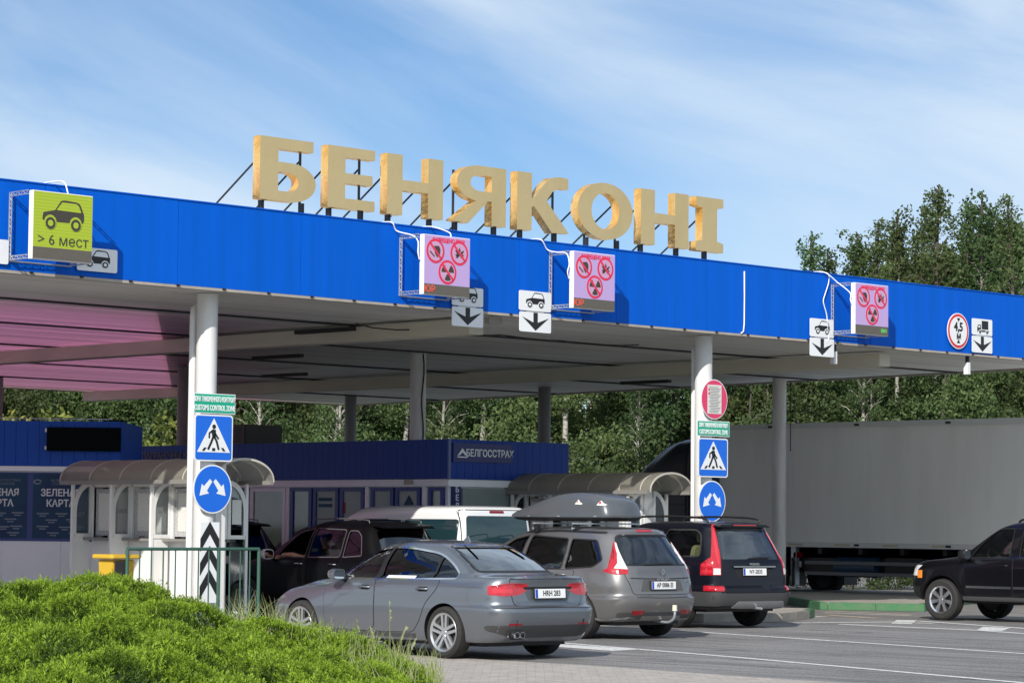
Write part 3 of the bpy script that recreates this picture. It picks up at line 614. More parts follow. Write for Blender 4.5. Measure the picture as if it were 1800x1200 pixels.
def booth(cx_, y0, y1, lab, n):
    t = thing('inspection_booth', lab, 'booth', (cx_, y0, 0), 0, 'white inspection booths under barrel roofs'); D_ = y1-y0; hw = .575
    pr = [(hw*math.cos(rad(a)), 2.3+.335*math.sin(rad(a))) for a in range(0, 181, 10)]
    b = MB(); k = len(pr)
    for yy in (-.6, D_+.3): b.v += [(x, yy, z) for x, z in pr]
    b.f += [(i, i+1, k+i+1, k+i) for i in range(k-1)]
    ro = b.build('roof', M['poly'], t, True)
    yy = -.6; ys = np.linspace(-.6, D_+.3, 6 if D_ < 3.3 else 7)
    for y in list(ys)+[-.35]:
        rb = MB()
        for i in range(k-1):
            (xa, za), (xb, zb) = pr[i], pr[i+1]
            rb.add([(xa,y-.012,za+.004),(xb,y-.012,zb+.004),(xb,y+.012,zb+.004),(xa,y+.012,za+.004),(xa,y-.012,za-.03),(xb,y-.012,zb-.03),(xb,y+.012,zb-.03),(xa,y+.012,za-.03)], [(0,1,2,3),(7,6,5,4),(0,4,5,1),(2,6,7,3)])
        rb.build('roof_rib', M['rib'], t)
    for s in (-1, 1): MB().span((s*hw-.035,-.55,2.235), (s*hw+.035,D_+.25,2.30)).build('gutter', M['gutter'], t)
    # central cabin
    w = .10
    for s in (-1, 1):
        b = MB(); g = MB(); pp = MB(); x = s*w
        ny = max(3, round(D_/1.03)); st = D_/ny
        b.span((min(x,x+s*.03),0,.15), (max(x,x+s*.03),D_,1.34)); b.span((min(x,x+s*.03),0,2.2), (max(x,x+s*.03),D_,2.45))
        for i in range(ny+1): b.span((min(x,x+s*.05),max(0,i*st-.05),1.34), (max(x,x+s*.05),min(D_,i*st+.05),2.2)); b.span((min(x,x+s*.035),i*st+.44 if i < ny else D_-.05,1.34), (max(x,x+s*.035),i*st+.50 if i < ny else D_,2.2))
        b.build('cabin_wall', M['pvc'], t)
        for i in range(ny):
            pl = MB().span((min(x,x+s*.012),i*st+.06,1.42), (max(x,x+s*.012),i*st+.43,2.17)); pl.span((min(x,x+s*.012),i*st+.52,1.42), (max(x,x+s*.012),(i+1)*st-.07,2.17)); wn = pl.build('window', M['print'] if s < 0 else M['booth_glass'], t)
            if s < 0:
                q = MB()
                for a0, a1, z0, z1 in ((.10,.38,1.85,2.12),(.10,.38,1.48,1.78),(.56,.90,1.5,2.1)): q.span((x-.018,i*st+a0,z0), (x-.0125,i*st+min(a1,st-.1),z1))
                q.build('notice_sheet', M['paper'], wn)
        MB().span((min(x,x+s*.22),.0,1.345), (max(x,x+s*.22),D_,1.385)).build('counter', M['gutter'], t)
    MB().span((-w+.004,-.02,.15), (w-.004,0.0,2.55)).build('end_wall', M['pvc'], t); MB().span((-w+.004,D_,.15), (w-.004,D_+.02,2.5)).build('end_wall', M['pvc'], t)
    # partitions with quarter arches
    st = D_/ny
    for i in range(ny+1):
        y = min(i*st, D_)
        for s in (-1, 1):
            xo = .52; b = MB(); f = lambda lo, hi: (min(s*lo,s*hi), max(s*lo,s*hi))
            def bar(xa, xb, za, zb): lo, hi = f(xa, xb); b.span((lo,y-.025,za), (hi,y+.025,zb))
            bar(xo-.02,xo+.025,.15,2.25); bar(w+.052,w+.10,1.39,2.25); bar(w+.10,xo-.03,1.39,1.45); bar(w+.052,xo-.03,.15,.22)
            ac = [(s*(w+.06+(xo-.12-w)*math.sin(rad(a))), 1.80+.42*math.cos(rad(a))) for a in range(0, 91, 10)]
            ac2 = [(s*(w+.06+(xo-.05-w)*math.sin(rad(a))), 1.80+.50*math.cos(rad(a))) for a in range(0, 91, 10)]
            b.wallp(ac2+[(s*(xo-.05+.06),1.45),(s*(xo-.06),1.45)]+ac[::-1], y-.024, y+.024)
            pt = b.build('partition', M['pvc'], t)
            MB().wallp([(s*(w+.09),1.44)]+[(s*abs(q[0]),q[1]) for q in ac]+[(s*(xo-.06),1.44)], y-.004, y+.004).build('glazing', M['booth_glass'], pt)
            lo, hi = f(w+.10, xo-.03); MB().span((lo,y-.012,.22), (hi,y+.012,1.39)).build('lower_panel', M['pvc'] if s < 0 or i else M['booth_glass'], pt)
            if s > 0 and i == 0 and first_booth: MB().span((w+.13,y-.02,1.62), (w+.31,y-.012,2.0)).build('notice_sheet', M['paper'], pt)
    return t
first_booth = True; booth(26.1, 32.85, 36.0, 'white inspection booth behind the column with the chevron plate', 3)
first_booth = False; booth(36.55, 33.45, 36.45, 'white inspection booth behind the column with the round red notice', 3)

# ---------------------------------------------------------------- kiosks
M['navy'] = mat('blue_profiled_sheet', (.006,.040,.26), .4, spec=.2, noise=(1.2,.4,(.008,.046,.27),(4,4,.3)))
M['navy_left'] = mat('bright_blue_profiled_sheet', (.004,.065,.40), .4, spec=.2, noise=(1.2,.4,(.006,.07,.42),(4,4,.3)))
M['navy_frame'] = mat('navy_door_frame', (.012,.03,.20), .4)
M['navy_sign'] = mat('navy_sign', (.008,.014,.13), .4)
M['siding'] = mat('white_siding', (.80,.82,.86), .5, noise=(1.5,.4,(.70,.72,.76)))
M['shop_glass'] = mat('shop_glass', (.05,.065,.07), .04, spec=.8, noise=(2.2,.8,(.12,.14,.14)))
M['frost'] = mat('frosted_panel', (.20,.25,.25), .3, noise=(1.5,.6,(.28,.31,.30)))
M['poster'] = mat('dark_poster', (.016,.030,.095), .45, spec=.2, noise=(1.1,.9,(.01,.07,.13)))
M['poster_text'] = mat('poster_lettering', (.62,.64,.68), .5)
M['poster_small'] = mat('poster_small_print', (.17,.20,.26), .5)
M['dim_letters'] = mat('dull_metal_letters', (.10,.10,.10), .5)
kx, ky = 34.41, 36.5; KW, KD = 3.2, 11.0
k = thing('insurance_kiosk', 'long dark blue kiosk with the white lettered insurer sign on its front corner', 'kiosk', (kx,ky,0))
b = MB(); b.span((.03,.03,2.5), (KW-.03,KD,3.2))
x = 0
while x < KW-.01: b.span((x+.003,0,2.5), (min(x+.197,KW),.03,3.24)); x += .2
y = .03
while y < KD: b.span((0,y+.003,2.5), (.03,y+.197,3.24)); y += .2
b.build('fascia', M['navy'], k)
MB().span((-.012,-.012,2.49), (.03,.03,3.245)).build('corner_strip', mat('light_blue_strip', (.10,.14,.30), .4), k)
MB().span((.05,.06,3.201), (KW-.05,KD-.05,3.23)).build('roof', M['gutter'], k)
MB().span((.02,.04,2.36), (KW-.04,KD,2.495)).build('head_rail', M['siding'], k)
MB().span((.10,.12,.15), (KW-.1,KD,2.36)).build('wall', M['siding'], k)
def pane(y0, y1, z0, z1, mt, name='window', fr='navy_frame'):
    f = MB(); a, c = y0-ky, y1-ky
    for (p, q, u, v) in ((a,c,z1-.07,z1),(a,c,z0,z0+.07),(a,a+.09,z0+.07,z1-.07),(c-.09,c,z0+.07,z1-.07)): f.span((.05,p,u), (.099,q,v))
    o = f.build(name, M[fr], k); MB().span((.075,a+.09,z0+.07), (.092,c-.09,z1-.07)).build('pane', M[mt], o); return o
for y0, y1, mt, nm, fr in ((45.5,47.3,'shop_glass','window','navy_frame'),(43.6,45.4,'shop_glass','window','navy_frame'),(42.5,43.5,'frost','window','navy_frame'),(41.30,42.4,'shop_glass','window','siding'),(40.5,41.15,'shop_glass','door','navy_frame'),(39.7,40.45,'frost','door','navy_frame'),(38.95,39.65,'frost','window','navy_frame'),(38.1,38.75,'frost','door','navy_frame'),(37.35,38.05,'frost','window','navy_frame'),(36.7,37.12,'shop_glass','window','navy_frame')):
    o = pane(y0, y1, .2 if nm == 'door' else .25, 2.345, mt, nm, fr)
    if nm == 'door': MB().box((.03,y0-ky+.13,1.15), (.04,.03,.22)).build('handle', M['galv'], o)
for y in (41.22, 38.85, 37.22): MB().span((.04,y-ky-.05,.15), (.12,y-ky+.05,2.358)).build('pilaster', M['siding'], k)
for y0, z in ((40.1,2.12),(40.1,2.0),(42.9,2.14),(42.9,2.02)): MB().span((.066,y0-ky-.2,z-.035), (.074,y0-ky+.2,z+.03)).build('window_lettering', M['poster'], k)
o = MB(); o.prism([(37.85,1.98),(37.5,1.98),(37.68,2.2)], lambda a, c: (.07,a-ky,c), lambda a, c: (.0745,a-ky,c)); o.build('window_emblem', M['poster'], k)
MB().span((.066,38.2-ky,1.78), (.074,38.7-ky,1.92)).build('window_notice', M['paper'], k)
MB().span((.066,39.5-ky,1.84), (.074,39.62-ky,2.06)).build('window_sticker', mat('red_sticker', (.35,.02,.03)), k)
MB().span((.0,37.5-ky,2.40), (.019,37.75-ky,2.49)).build('lamp', M['trim'], k)
# front end of the kiosk
MB().span((.42,.06,1.0), (KW-.2,.118,2.33)).build('front_window', M['frost'], k)
MB().span((.16,.05,.6), (.36,.11,2.41)).build('upright_sign', M['navy_sign'], k)
for i, ch in enumerate('БЕЛГОССТРАХ'): text('upright_letter', ch, .155, M['poster_text'], k, (.26,.045,2.30-.155*i), bold=.004)
o = MB().span((.08,-.03,2.82), (1.62,-.002,3.17)).build('name_board', M['navy_sign'], k)
text('board_text', 'БЕЛГОССТРАХ', .185, M['sign_white'], o, (1.03,-.033,2.985), sx=.92, bold=.003)
layer(o, 'board_emblem', M['sign_white'], [[(.17,2.93),(.25,2.95),(.31,3.00),(.37,2.95),(.45,2.93),(.40,2.98),(.31,3.08),(.22,2.98)],[(.18,2.90),(.44,2.90),(.44,2.922),(.18,2.922)]], -.0335, 0, 0)
text('wall_letters', 'ПАГРАНІЧНЫ КАНТРОЛЬ', .2, M['dim_letters'], k, (-.012,8.2,3.02), M=LEFT, bold=.004)
ac = thing('air_conditioner', 'dark grey ventilation unit standing on the blue kiosk roof', 'ventilation unit', (35.2,43.6,3.235))
MB().span((-.5,-.7,.0), (.5,.7,.42)).build('casing', mat('grey_unit', (.06,.062,.06), .6), ac, bevel=.02); b = MB()
for i in range(6): b.span((-.512,-.55,.06+.055*i), (-.502,.55,.085+.055*i))
b.build('louvre', M['black'], ac)
# left kiosk, turned towards the viewer
g = thing('green_card_kiosk', 'blue and white kiosk with dark posters at the left picture edge', 'kiosk', (27.56,37.42,0), rad(-44.6))
b = MB(); x = -7.
b.span((-7,.03,2.58), (-.02,2.6,3.31))
while x < -.01: b.span((x+.003,0,2.58), (x+.197,.03,3.35)); x += .2
b.span((-.02,.0,2.58), (.01,2.6,3.35)); b.build('fascia', M['navy_left'], g)
MB().span((-7,-.03,2.49), (.0,2.6,2.575)).build('head_rail', M['siding'], g)
b = MB(); b.span((-7,.04,.15), (-.02,2.6,2.485)); x = -7
while x < -.05: b.span((x+.002,.02,.15), (x+.998,.04,1.30)); x += 1.
b.build('wall', M['siding'], g)
MB().span((-7,.01,1.30), (-.02,.039,2.47)).build('window_frame', M['navy_frame'], g)
for x0, x1 in ((-1.49,-.54),(-2.54,-1.59),(-3.6,-2.65),(-.50,-.06)):
    p = MB().span((x0,-.0,1.35), (x1,.009,2.45)).build('poster', M['poster'], g); c = (x0+x1)/2
    if x1-x0 < .8: continue
    text('poster_title', 'ЗЕЛЕНАЯ', .165, M['poster_text'], p, (c,-.003,2.12), sx=.9, bold=.004); text('poster_title', 'КАРТА', .165, M['poster_text'], p, (c,-.003,1.94), sx=.9, bold=.004)
    text('poster_heading', 'БЕЛИНГОССТРАХ', .06, M['poster_small'], p, (c+.1,-.003,2.33)); text('poster_heading', 'СТРАХОВАНИЕ', .055, M['poster_small'], p, (c+.06,-.003,2.27))
    layer(p, 'poster_emblem', M['poster_small'], [[(c-.40+a,2.31+d) for a, d in arc(0,0,.075,0,330,11,.045)]+[(c-.40+a,2.31+d) for a, d in arc(0,0,.045,330,0,11,.025)]], -.003, 0, 0)
    b = MB()
    for i, (dx, z) in enumerate(((-.3,1.76),(.02,1.76),(.32,1.77),(-.15,1.65),(.2,1.66),(-.3,1.54),(.08,1.53),(.3,1.54),(-.12,1.43),(.25,1.43))):
        b.span((c+dx-.1,-.004,z), (c+dx+.1,-.001,z+.022)); b.span((c+dx-.055,-.004,z-.04), (c+dx+.055,-.001,z-.02))
    b.build('poster_lines', M['poster_small'], p)
d = MB().span((-1.25,-.16,2.84), (.0,-.03,3.24)).build('dark_display', mat('dark_display', (.003,.005,.005), .7, spec=.05), g, bevel=.008)
MB().span((-1.29,-.10,2.86), (-1.253,-.03,2.92)).span((-1.29,-.10,3.16), (-1.253,-.03,3.22)).build('display_bracket', M['galv'], d)
b = MB()
for z in (3.42,): b.span((-7,1.0,z), (-.3,1.02,z+.015))
for x in np.arange(-6.9,-.2,.8): b.span((x,1.0,3.34), (x+.015,1.02,3.42))
b.build('roof_rail', M['galv'], g)

# ---------------------------------------------------------------- railing and bin
M['rail_green'] = mat('green_railing_paint', (.035,.10,.075), .45)
r_ = thing('railing', 'green tubular railing before the column with the chevron plate', 'railing', (23.05,31.1,.15))
b = MB(); b.cyl((0,0,1.11), (2.41,0,1.11), .024, n=10); b.cyl((0,0,.14), (2.41,0,.14), .018, n=8); b.build('rail', M['rail_green'], r_, 50)
for x in (0, 1.65, 2.41): MB().cyl((x,0,-.02), (x,0,1.105), .026, n=10).build('post', M['rail_green'], r_, 50)
for x in (.22,.43,.64,.86,1.07,1.28,1.47,1.86,2.06,2.24): MB().cyl((x,0,.14), (x,0,1.10), .011, n=8).build('bar', M['rail_green'], r_, 50)
M['bin_yellow'] = mat('yellow_plastic', (.62,.40,.03), .45, noise=(5,.4,(.5,.32,.03)))
w_ = thing('waste_bin', 'yellow waste bin with a flat lid behind the hedge', 'waste bin', (23.05,31.35,.14))
MB().prism([(-.19,-.19),(.19,-.19),(.19,.19),(-.19,.19)], lambda a, c: (a,c,.97), lambda a, c: (a*.82,c*.82,0)).build('body', M['bin_yellow'], w_, bevel=.02)
MB().span((-.18,-.225,.66), (.03,-.192,.95)).build('opening', M['dark'], w_)
MB().prism(rrect(-.27,-.25,.27,.25,.05), lambda a, c: (a,c,.98), lambda a, c: (a,c,1.04)).build('lid', M['bin_yellow'], w_, bevel=.012)

# ---------------------------------------------------------------- vehicle tools
def pchip(x, y, q):
    h = np.diff(x)[:, None]; d = np.diff(y, axis=0)/h; m_ = np.zeros_like(y)
    m_[0], m_[-1] = d[0], d[-1]
    a, b = d[:-1], d[1:]; w1 = 2*h[1:]+h[:-1]; w2 = h[1:]+2*h[:-1]
    ok = a*b > 0
    with np.errstate(divide='ignore', invalid='ignore'): mm = (w1+w2)/(w1/a+w2/b)
    m_[1:-1] = np.where(ok, mm, 0)
    i = np.clip(np.searchsorted(x, q, side='right')-1, 0, len(x)-2); t = ((q-x[i])/(x[i+1]-x[i]))[:, None]; hh = (x[i+1]-x[i])[:, None]
    return (1+2*t)*(1-t)**2*y[i]+t*(1-t)**2*hh*m_[i]+t*t*(3-2*t)*y[i+1]+t*t*(t-1)*hh*m_[i+1]
def ring(R, F, w, rr=.28, rf=.42, br=.05, bf=.10, zc=0.):
    """half loop of a horizontal slice from the rear centre round the right side to the front centre"""
    Ry, Rz = R; Fy, Fz = F; wr, wm_, wf = w; rr = min(rr, wr*.8); rf = min(rf, wf*.8); rr = min(rr, (Fy-Ry)*.3); rf = min(rf, (Fy-Ry)*.3); P = []
    for t in (0, .4, .75, 1): x = (wr-rr)*t; P.append((x, Ry+br*(x/wr)**2))
    y0 = P[-1][1]
    for a in (22.5, 45, 67.5, 90): P.append((wr-rr+rr*math.sin(rad(a)), y0+rr*(1-math.cos(rad(a)))))
    ys = P[-1][1]; Q = []
    for t in (0, .4, .75, 1): x = (wf-rf)*t; Q.append((x, Fy-bf*(x/wf)**2))
    y1 = Q[-1][1]
    for a in (22.5, 45, 67.5, 90): Q.append((wf-rf+rf*math.sin(rad(a)), y1-rf*(1-math.cos(rad(a)))))
    ye = Q[-1][1]
    for k in range(1, 14):
        s = k/14; wd = wm_-(wm_-wr)*max(0, (.5-s)/.5)**2-(wm_-wf)*max(0, (s-.5)/.5)**2
        P.append((wd, ys+(ye-ys)*s))
    P += Q[::-1]; o = []
    for x, y in P:
        s = (y-Ry)/(Fy-Ry) if Fy > Ry else 0; o.append((x, y, Rz+(Fz-Rz)*s+zc*4*s*(1-s)))
    return o
def shell(rings, step=.05):
    A = np.array([ring(**r) for r in rings]); n, m_, _ = A.shape
    d = np.linalg.norm(np.diff(A, axis=0), axis=2).mean(1)+1e-4; t = np.r_[0, np.cumsum(d)]
    q = [0.]
    for i in range(n-1):
        k = max(2, int(math.ceil(d[i]/step)))
        q += list(t[i]+(t[i+1]-t[i])*np.arange(1, k+1)/k)
    q = np.minimum(np.array(q), t[-1]); B = pchip(t, A.reshape(n, -1), q).reshape(len(q), m_, 3)
    loop = np.concatenate([B, (B*np.array([-1,1,1]))[:, m_-2:0:-1]], axis=1); k = loop.shape[1]; N_ = len(q)
    vs = loop.reshape(-1, 3); fs = []
    for i in range(N_-1):
        for j in range(k): a = i*k+j; b = i*k+(j+1) % k; fs.append((a, b, b+k, a+k))
    for base, flip in ((0, True), ((N_-1)*k, False)):
        for j in range(m_-1):
            r0, r1 = base+j, base+j+1; l0 = base+(k-j) % k; l1 = base+(k-j-1) % k
            f = [v for i_, v in enumerate((r0, r1, l1, l0)) if True]; f = list(dict.fromkeys(f))
            if len(f) >= 3: fs.append(tuple(f[::-1]) if flip else tuple(f))
    me = bpy.data.meshes.new('shell'); me.from_pydata(vs.tolist(), [], fs); me.update()
    bm = bmesh.new(); bm.from_mesh(me); bmesh.ops.recalc_face_normals(bm, faces=bm.faces); bm.to_mesh(me); bm.free()
    return me
def boolean(o, cutter, op='DIFFERENCE'):
    md = o.modifiers.new('b', 'BOOLEAN'); md.operation = op; md.object = cutter; md.solver = 'EXACT'; md.material_mode = 'TRANSFER'
    bpy.context.view_layer.update()
    me = bpy.data.meshes.new_from_object(o.evaluated_get(bpy.context.evaluated_depsgraph_get()))
    o.modifiers.clear(); old = o.data; o.data = me; bpy.data.meshes.remove(old); cm = cutter.data; bpy.data.objects.remove(cutter); bpy.data.meshes.remove(cm)
def side(sg): return lambda a, b: (Vector((sg*4, a, b)), Vector((-sg, 0, 0)))
def rear(a, b): return Vector((a, -4, b)), Vector((0, 1, 0))
def front(a, b): return Vector((a, 9, b)), Vector((0, -1, 0))
def top(a, b): return Vector((a, b, 5)), Vector((0, 0, -1))
def wrap(sg, px_, py_, tz=None):
    """a = degrees from straight back towards the side"""
    def f(a, b):
        d = Vector((sg*math.sin(rad(a)), -math.cos(rad(a)), 0)); p = Vector((sg*px_, py_, b)); return p+d*4, -d
    return f
class Car:
    def __init__(s, name, label, cat, loc, rz, rings, paint, wheels, wr, cabin=None, holes=(), group=None, arch=None, step=.05, lining=None):
        s.root = thing(name, label, cat, loc, rz, group); s.paint = paint
        me = shell(rings, step); s.bvh = BVHTree.FromPolygons([v.co.copy() for v in me.vertices], [tuple(p.vertices) for p in me.polygons])
        s.body = link('body', me, [paint], s.root); s.W = max(r['w'][1] for r in rings)
        s.body.parent = None
        if cabin: boolean(s.body, link('c', shell(cabin, .12), [lining or M['dark']]))
        for ax, poly, lo, hi in holes:
            b = MB()
            if ax == 'x': b.sidep(poly, lo, hi)
            else: b.wallp(poly, lo, hi)
            boolean(s.body, b.build('c', M['black']))
        if wheels:
            for y in wheels:
                c = MB(); c.cyl((-s.W-.3,y,wr), (-s.W+.30,y,wr), arch or wr*1.13, n=48); boolean(s.body, c.build('c', M['black']))
                c = MB(); c.cyl((s.W+.3,y,wr), (s.W-.30,y,wr), arch or wr*1.13, n=48); boolean(s.body, c.build('c', M['black']))
        s.body.parent = s.root; me = s.body.data
        me.polygons.foreach_set('use_smooth', [True]*len(me.polygons)); me.set_sharp_from_angle(angle=rad(38))
    def hit(s, pr, a, b):
        o, d = pr(a, b); h = s.bvh.ray_cast(o, d); return (h[0], h[1] if h[1].dot(d) < 0 else -h[1]) if h[0] else None
    def patch(s, name, pr, poly, mt, off=.003, th=.02, grid=.05, parent=None, sc=(1,1)):
        bm = bmesh.new(); vs = [bm.verts.new((p[0], p[1], 0)) for p in poly]; bm.faces.new(vs)
        bmesh.ops.triangulate(bm, faces=bm.faces[:])
        xs = [p[0] for p in poly]; ys = [p[1] for p in poly]
        for ax, lo, hi, g in ((0, min(xs), max(xs), grid*sc[0]), (1, min(ys), max(ys), grid*sc[1])):
            k = math.ceil(lo/g)
            while k*g < hi:
                co = Vector((k*g,0,0)) if ax == 0 else Vector((0,k*g,0)); no = Vector((1,0,0)) if ax == 0 else Vector((0,1,0))
                bmesh.ops.bisect_plane(bm, geom=bm.verts[:]+bm.edges[:]+bm.faces[:], plane_co=co, plane_no=no, dist=1e-5); k += 1
        bad = []; nor = {}
        for v in bm.verts:
            h = s.hit(pr, v.co.x, v.co.y)
            if h is None: bad.append(v)
            else: v.co = h[0]+h[1]*off; nor[v] = h[1]
        if bad: bmesh.ops.delete(bm, geom=bad, context='VERTS')
        if not bm.faces: bm.free(); return None
        bmesh.ops.recalc_face_normals(bm, faces=bm.faces)
        f = max(bm.faces, key=lambda q: q.calc_area())
        o, d = pr(0, 0); n0 = nor.get(f.verts[0])
        if n0 is not None and f.normal.dot(n0) < 0: bmesh.ops.reverse_faces(bm, faces=bm.faces)
        if th:
            be = [e for e in bm.edges if e.is_boundary]; r = bmesh.ops.extrude_edge_only(bm, edges=be)
            nv = [g for g in r['geom'] if isinstance(g, bmesh.types.BMVert)]
            kd = {tuple(round(c, 5) for c in v.co): n for v, n in nor.items() if v.is_valid}
            for v in nv:
                n = kd.get(tuple(round(c, 5) for c in v.co)); 
                if n: v.co -= n*th
        me = bpy.data.meshes.new(name); bm.to_mesh(me); bm.free()
        return link(name, me, mt, s.root if parent is None else parent, 40)
    def seam(s, pr, pts, parent=None, w=.012, name='panel_gap', mt=None, off=.0025, n=None):
        P = []
        for a, b in zip(pts[:-1], pts[1:]):
            k = max(1, int((Vector(b)-Vector(a)).length/.05))
            P += [tuple(Vector(a)+(Vector(b)-Vector(a))*i/k) for i in range(k)]
        P.append(pts[-1]); P = [tuple(p) for p in P]; l = strip(P, w); k = len(P)
        vs = []; fs = []
        idx = {}
        for i in range(k):
            for q in (l[i], l[2*k-1-i]):
                h = s.hit(pr, *q); vs.append(tuple(h[0]+h[1]*off) if h else None)
        for i in range(k-1):
            f = (2*i, 2*i+1, 2*i+3, 2*i+2)
            if all(vs[j] is not None for j in f): fs.append(f)
        vs = [v if v else (0,0,.5) for v in vs]
        used = sorted({j for f in fs for j in f}); mpv = {j: i for i, j in enumerate(used)}
        me = bpy.data.meshes.new(name); me.from_pydata([vs[j] for j in used], [], [tuple(mpv[j] for j in f) for f in fs]); me.update()
        return link(name, me, mt or M['seam'], s.root if parent is None else parent, True)
    def wheel(s, x, y, r, rim_r, w, rim_mat, spokes='five', parent=None):
        """x = outer face of the tyre, sign gives the side"""
        sg = 1 if x > 0 else -1; xi = x-sg*w; c = (0, y, r)
        hub = MB().cyl((x-sg*w*.45,y,r), (xi,y,r), rim_r*.92, n=28).build('wheel', M['black'], parent or s.root, 40)
        tp = [(xi,rim_r),(xi+sg*.0,r*.86),(xi+sg*.03,r*.985),(xi+sg*.07,r),(x-sg*.07,r),(x-sg*.025,r*.98),(x+sg*.004,r*.88),(x-sg*.002,rim_r+.018),(x-sg*.02,rim_r)]
        ty = MB().lathe(tp, c, n=56).build('tyre', M['rubber'], hub, 30)
        b = MB(); b.lathe([(x-sg*.015,rim_r+.012),(x-sg*.005,rim_r+.004),(x-sg*.02,rim_r-.022),(x-sg*w*.6,rim_r-.03),(x-sg*w*.6,rim_r+.0)], c, n=48)
        xo = x-sg*.02; b.cyl((xo-sg*.06,y,r), (xo-sg*.008,y,r), .062, .052, n=20); b.cyl((xo-sg*.01,y,r), (xo,y,r), .03, n=14)
        def sp(a, w0, w1, r0, r1, dx0=.006, dx1=.0, tw=0, o0=0, o1=0):
            d = Vector((0, math.cos(a), math.sin(a))); d2 = Vector((0, math.cos(a+tw), math.sin(a+tw))); n = Vector((0, -math.sin(a), math.cos(a))); cc = Vector((0, y, r)); v = []
            for rr, ww, dx, dd, oo in ((r0,w0,dx0,d,o0),(r1,w1,dx1,d2,o1)):
                for q in (-1, 1):
                    for e in (0, .03): v.append(cc+dd*rr+n*(oo+q*ww/2)+Vector((xo-sg*(dx+e*1.2),0,0)))
            b.add(v, [(0,1,3,2),(4,6,7,5),(0,4,5,1),(2,3,7,6),(0,2,6,4),(1,5,7,3)])
        if spokes == 'five':
            for k in range(5):
                a = rad(90+72*k)
                for q in (-1, 1): sp(a, .036, .036, .03, rim_r-.010, .004, -.004, 0, q*.026, q*.040)
        elif spokes == 'seven':
            for k in range(7): sp(rad(90+360/7*k), .05, .072, .045, rim_r-.012)
        elif spokes == 'ten':
            for k in range(10): sp(rad(90+36*k), .026, .028, .045, rim_r-.012)
        b.build('rim', rim_mat, hub, 30)
        return hub
    def wheels4(s, ys, x, r, rim_r, w, rm, spokes):
        for y in ys:
            for sg in (-1, 1): s.wheel(sg*x, y, r, rim_r, w, rm, spokes)
    def plate(s, txt, y, z, tilt=0, x=0, w=.52, h=.112, strip_mat=None, sub=None):
        p = MB().span((-w/2,-.006,-h/2), (w/2,.006,h/2)).build('licence_plate', M['plate'], s.root); p.location = (x, y, z); p.rotation_euler = (rad(tilt), 0, 0)
        MB().span((-w/2-.01,-.004,-h/2-.012), (w/2+.01,.016,h/2+.012)).build('plate_holder', M['black'], p)
        MB().span((-w/2+.004,-.0085,-h/2+.004), (-w/2+.045,-.0065,h/2-.004)).build('plate_strip', strip_mat or M['eu_blue'], p)
        text('plate_text', txt, .094, M['sign_black'], p, (.022,-.0085,0), sx=.84, bold=.0012, ex=.001); return p
    def mirror(s, x, y, z, mt, w=.19, h=.14):
        sg = 1 if x > 0 else -1; b = MB(); c = Vector((x, y, z)); n = 12; vs = []
        for k in range(n):
            a = 2*math.pi*k/n; ca, sa = math.cos(a), math.sin(a); ca = math.copysign(abs(ca)**.6, ca); sa = math.copysign(abs(sa)**.6, sa)
            for q, dy in ((1, -.07), (1.04, .0), (.75, .075), (.3, .10)): vs.append(c+Vector((w/2*ca*q, dy, h/2*sa*q)))
        fs = [(4*k+j, 4*((k+1) % n)+j, 4*((k+1) % n)+j+1, 4*k+j+1) for k in range(n) for j in range(3)]+[tuple(4*k+3 for k in range(n)), tuple(4*k for k in range(n-1, -1, -1))]
        b.add(vs, fs); o = b.build('wing_mirror', mt, s.root, 50)
        g = MB().prism([(w*.44*math.copysign(abs(math.cos(rad(a)))**.6, math.cos(rad(a))), h*.43*math.copysign(abs(math.sin(rad(a)))**.6, math.sin(rad(a)))) for a in range(0, 360, 24)], lambda a, q: (x+a, y-.074, z+q), lambda a, q: (x+a, y-.071, z+q)); g.build('mirror_glass', M['mirror'], o)
        MB().cyl((x-sg*w*.4,y+.02,z-h*.3), (x-sg*(w*.5+.10),y+.03,z-h*.45), .03, .035, n=8).build('mirror_arm', M['black'], o); return o
    def handle(s, sg, y, z, mt, w=.19, parent=None):
        h = s.hit(side(sg), y, z)
        if not h: return
        x = h[0].x; b = MB(); b.tube([(x-sg*.01,y-w/2,z),(x+sg*.03,y-w/2+.02,z),(x+sg*.035,y,z+.004),(x+sg*.03,y+w/2-.02,z),(x-sg*.01,y+w/2,z)], .013, 8); return b.build('door_handle', mt, parent or s.root, 60)
    def seats(s, ys, mt, z=.5, xs=(-.37,.37), h=.62):
        for y in ys:
            for x in xs:
                b = MB(); b.prism(rrect(-.23,-.24,.23,.24,.06), lambda a, c: (x+a,y+c,z), lambda a, c: (x+a,y+c,z-.14))
                o = b.build('seat', mt, s.root, 40, .03)
                MB().prism(rrect(-.22,0,.22,h,.08), lambda a, c: (x+a,y-.26-.28*c,z-.05+c), lambda a, c: (x+a*.92,y-.16-.28*c,z-.05+c)).build('seat_back', mt, o, 40, .025)
                MB().prism(rrect(-.13,0,.13,.17,.05), lambda a, c: (x+a,y-.27-.28*h-.05*c,z+.0+h+c), lambda a, c: (x+a,y-.18-.28*h-.05*c,z+.0+h+c)).build('headrest', mt, o, 40, .025)
    def steering(s, x, y, z, mt=None):
        c = Vector((x, y, z)); ax = Vector((0, -.85, .5)).normalized(); u = Vector((1,0,0)); v = ax.cross(u); b = MB()
        b.tube([c+(u*math.cos(2*math.pi*k/20)+v*math.sin(2*math.pi*k/20))*.185 for k in range(21)], .016, 6); b.cyl(c-u*.17, c+u*.17, .018, n=6); b.cyl(c, c-ax*.25, .03, n=8)
        return b.build('steering_wheel', mt or M['black'], s.root, 60)
M['seam'] = mat('panel_gap', (.008,.008,.009), .7)
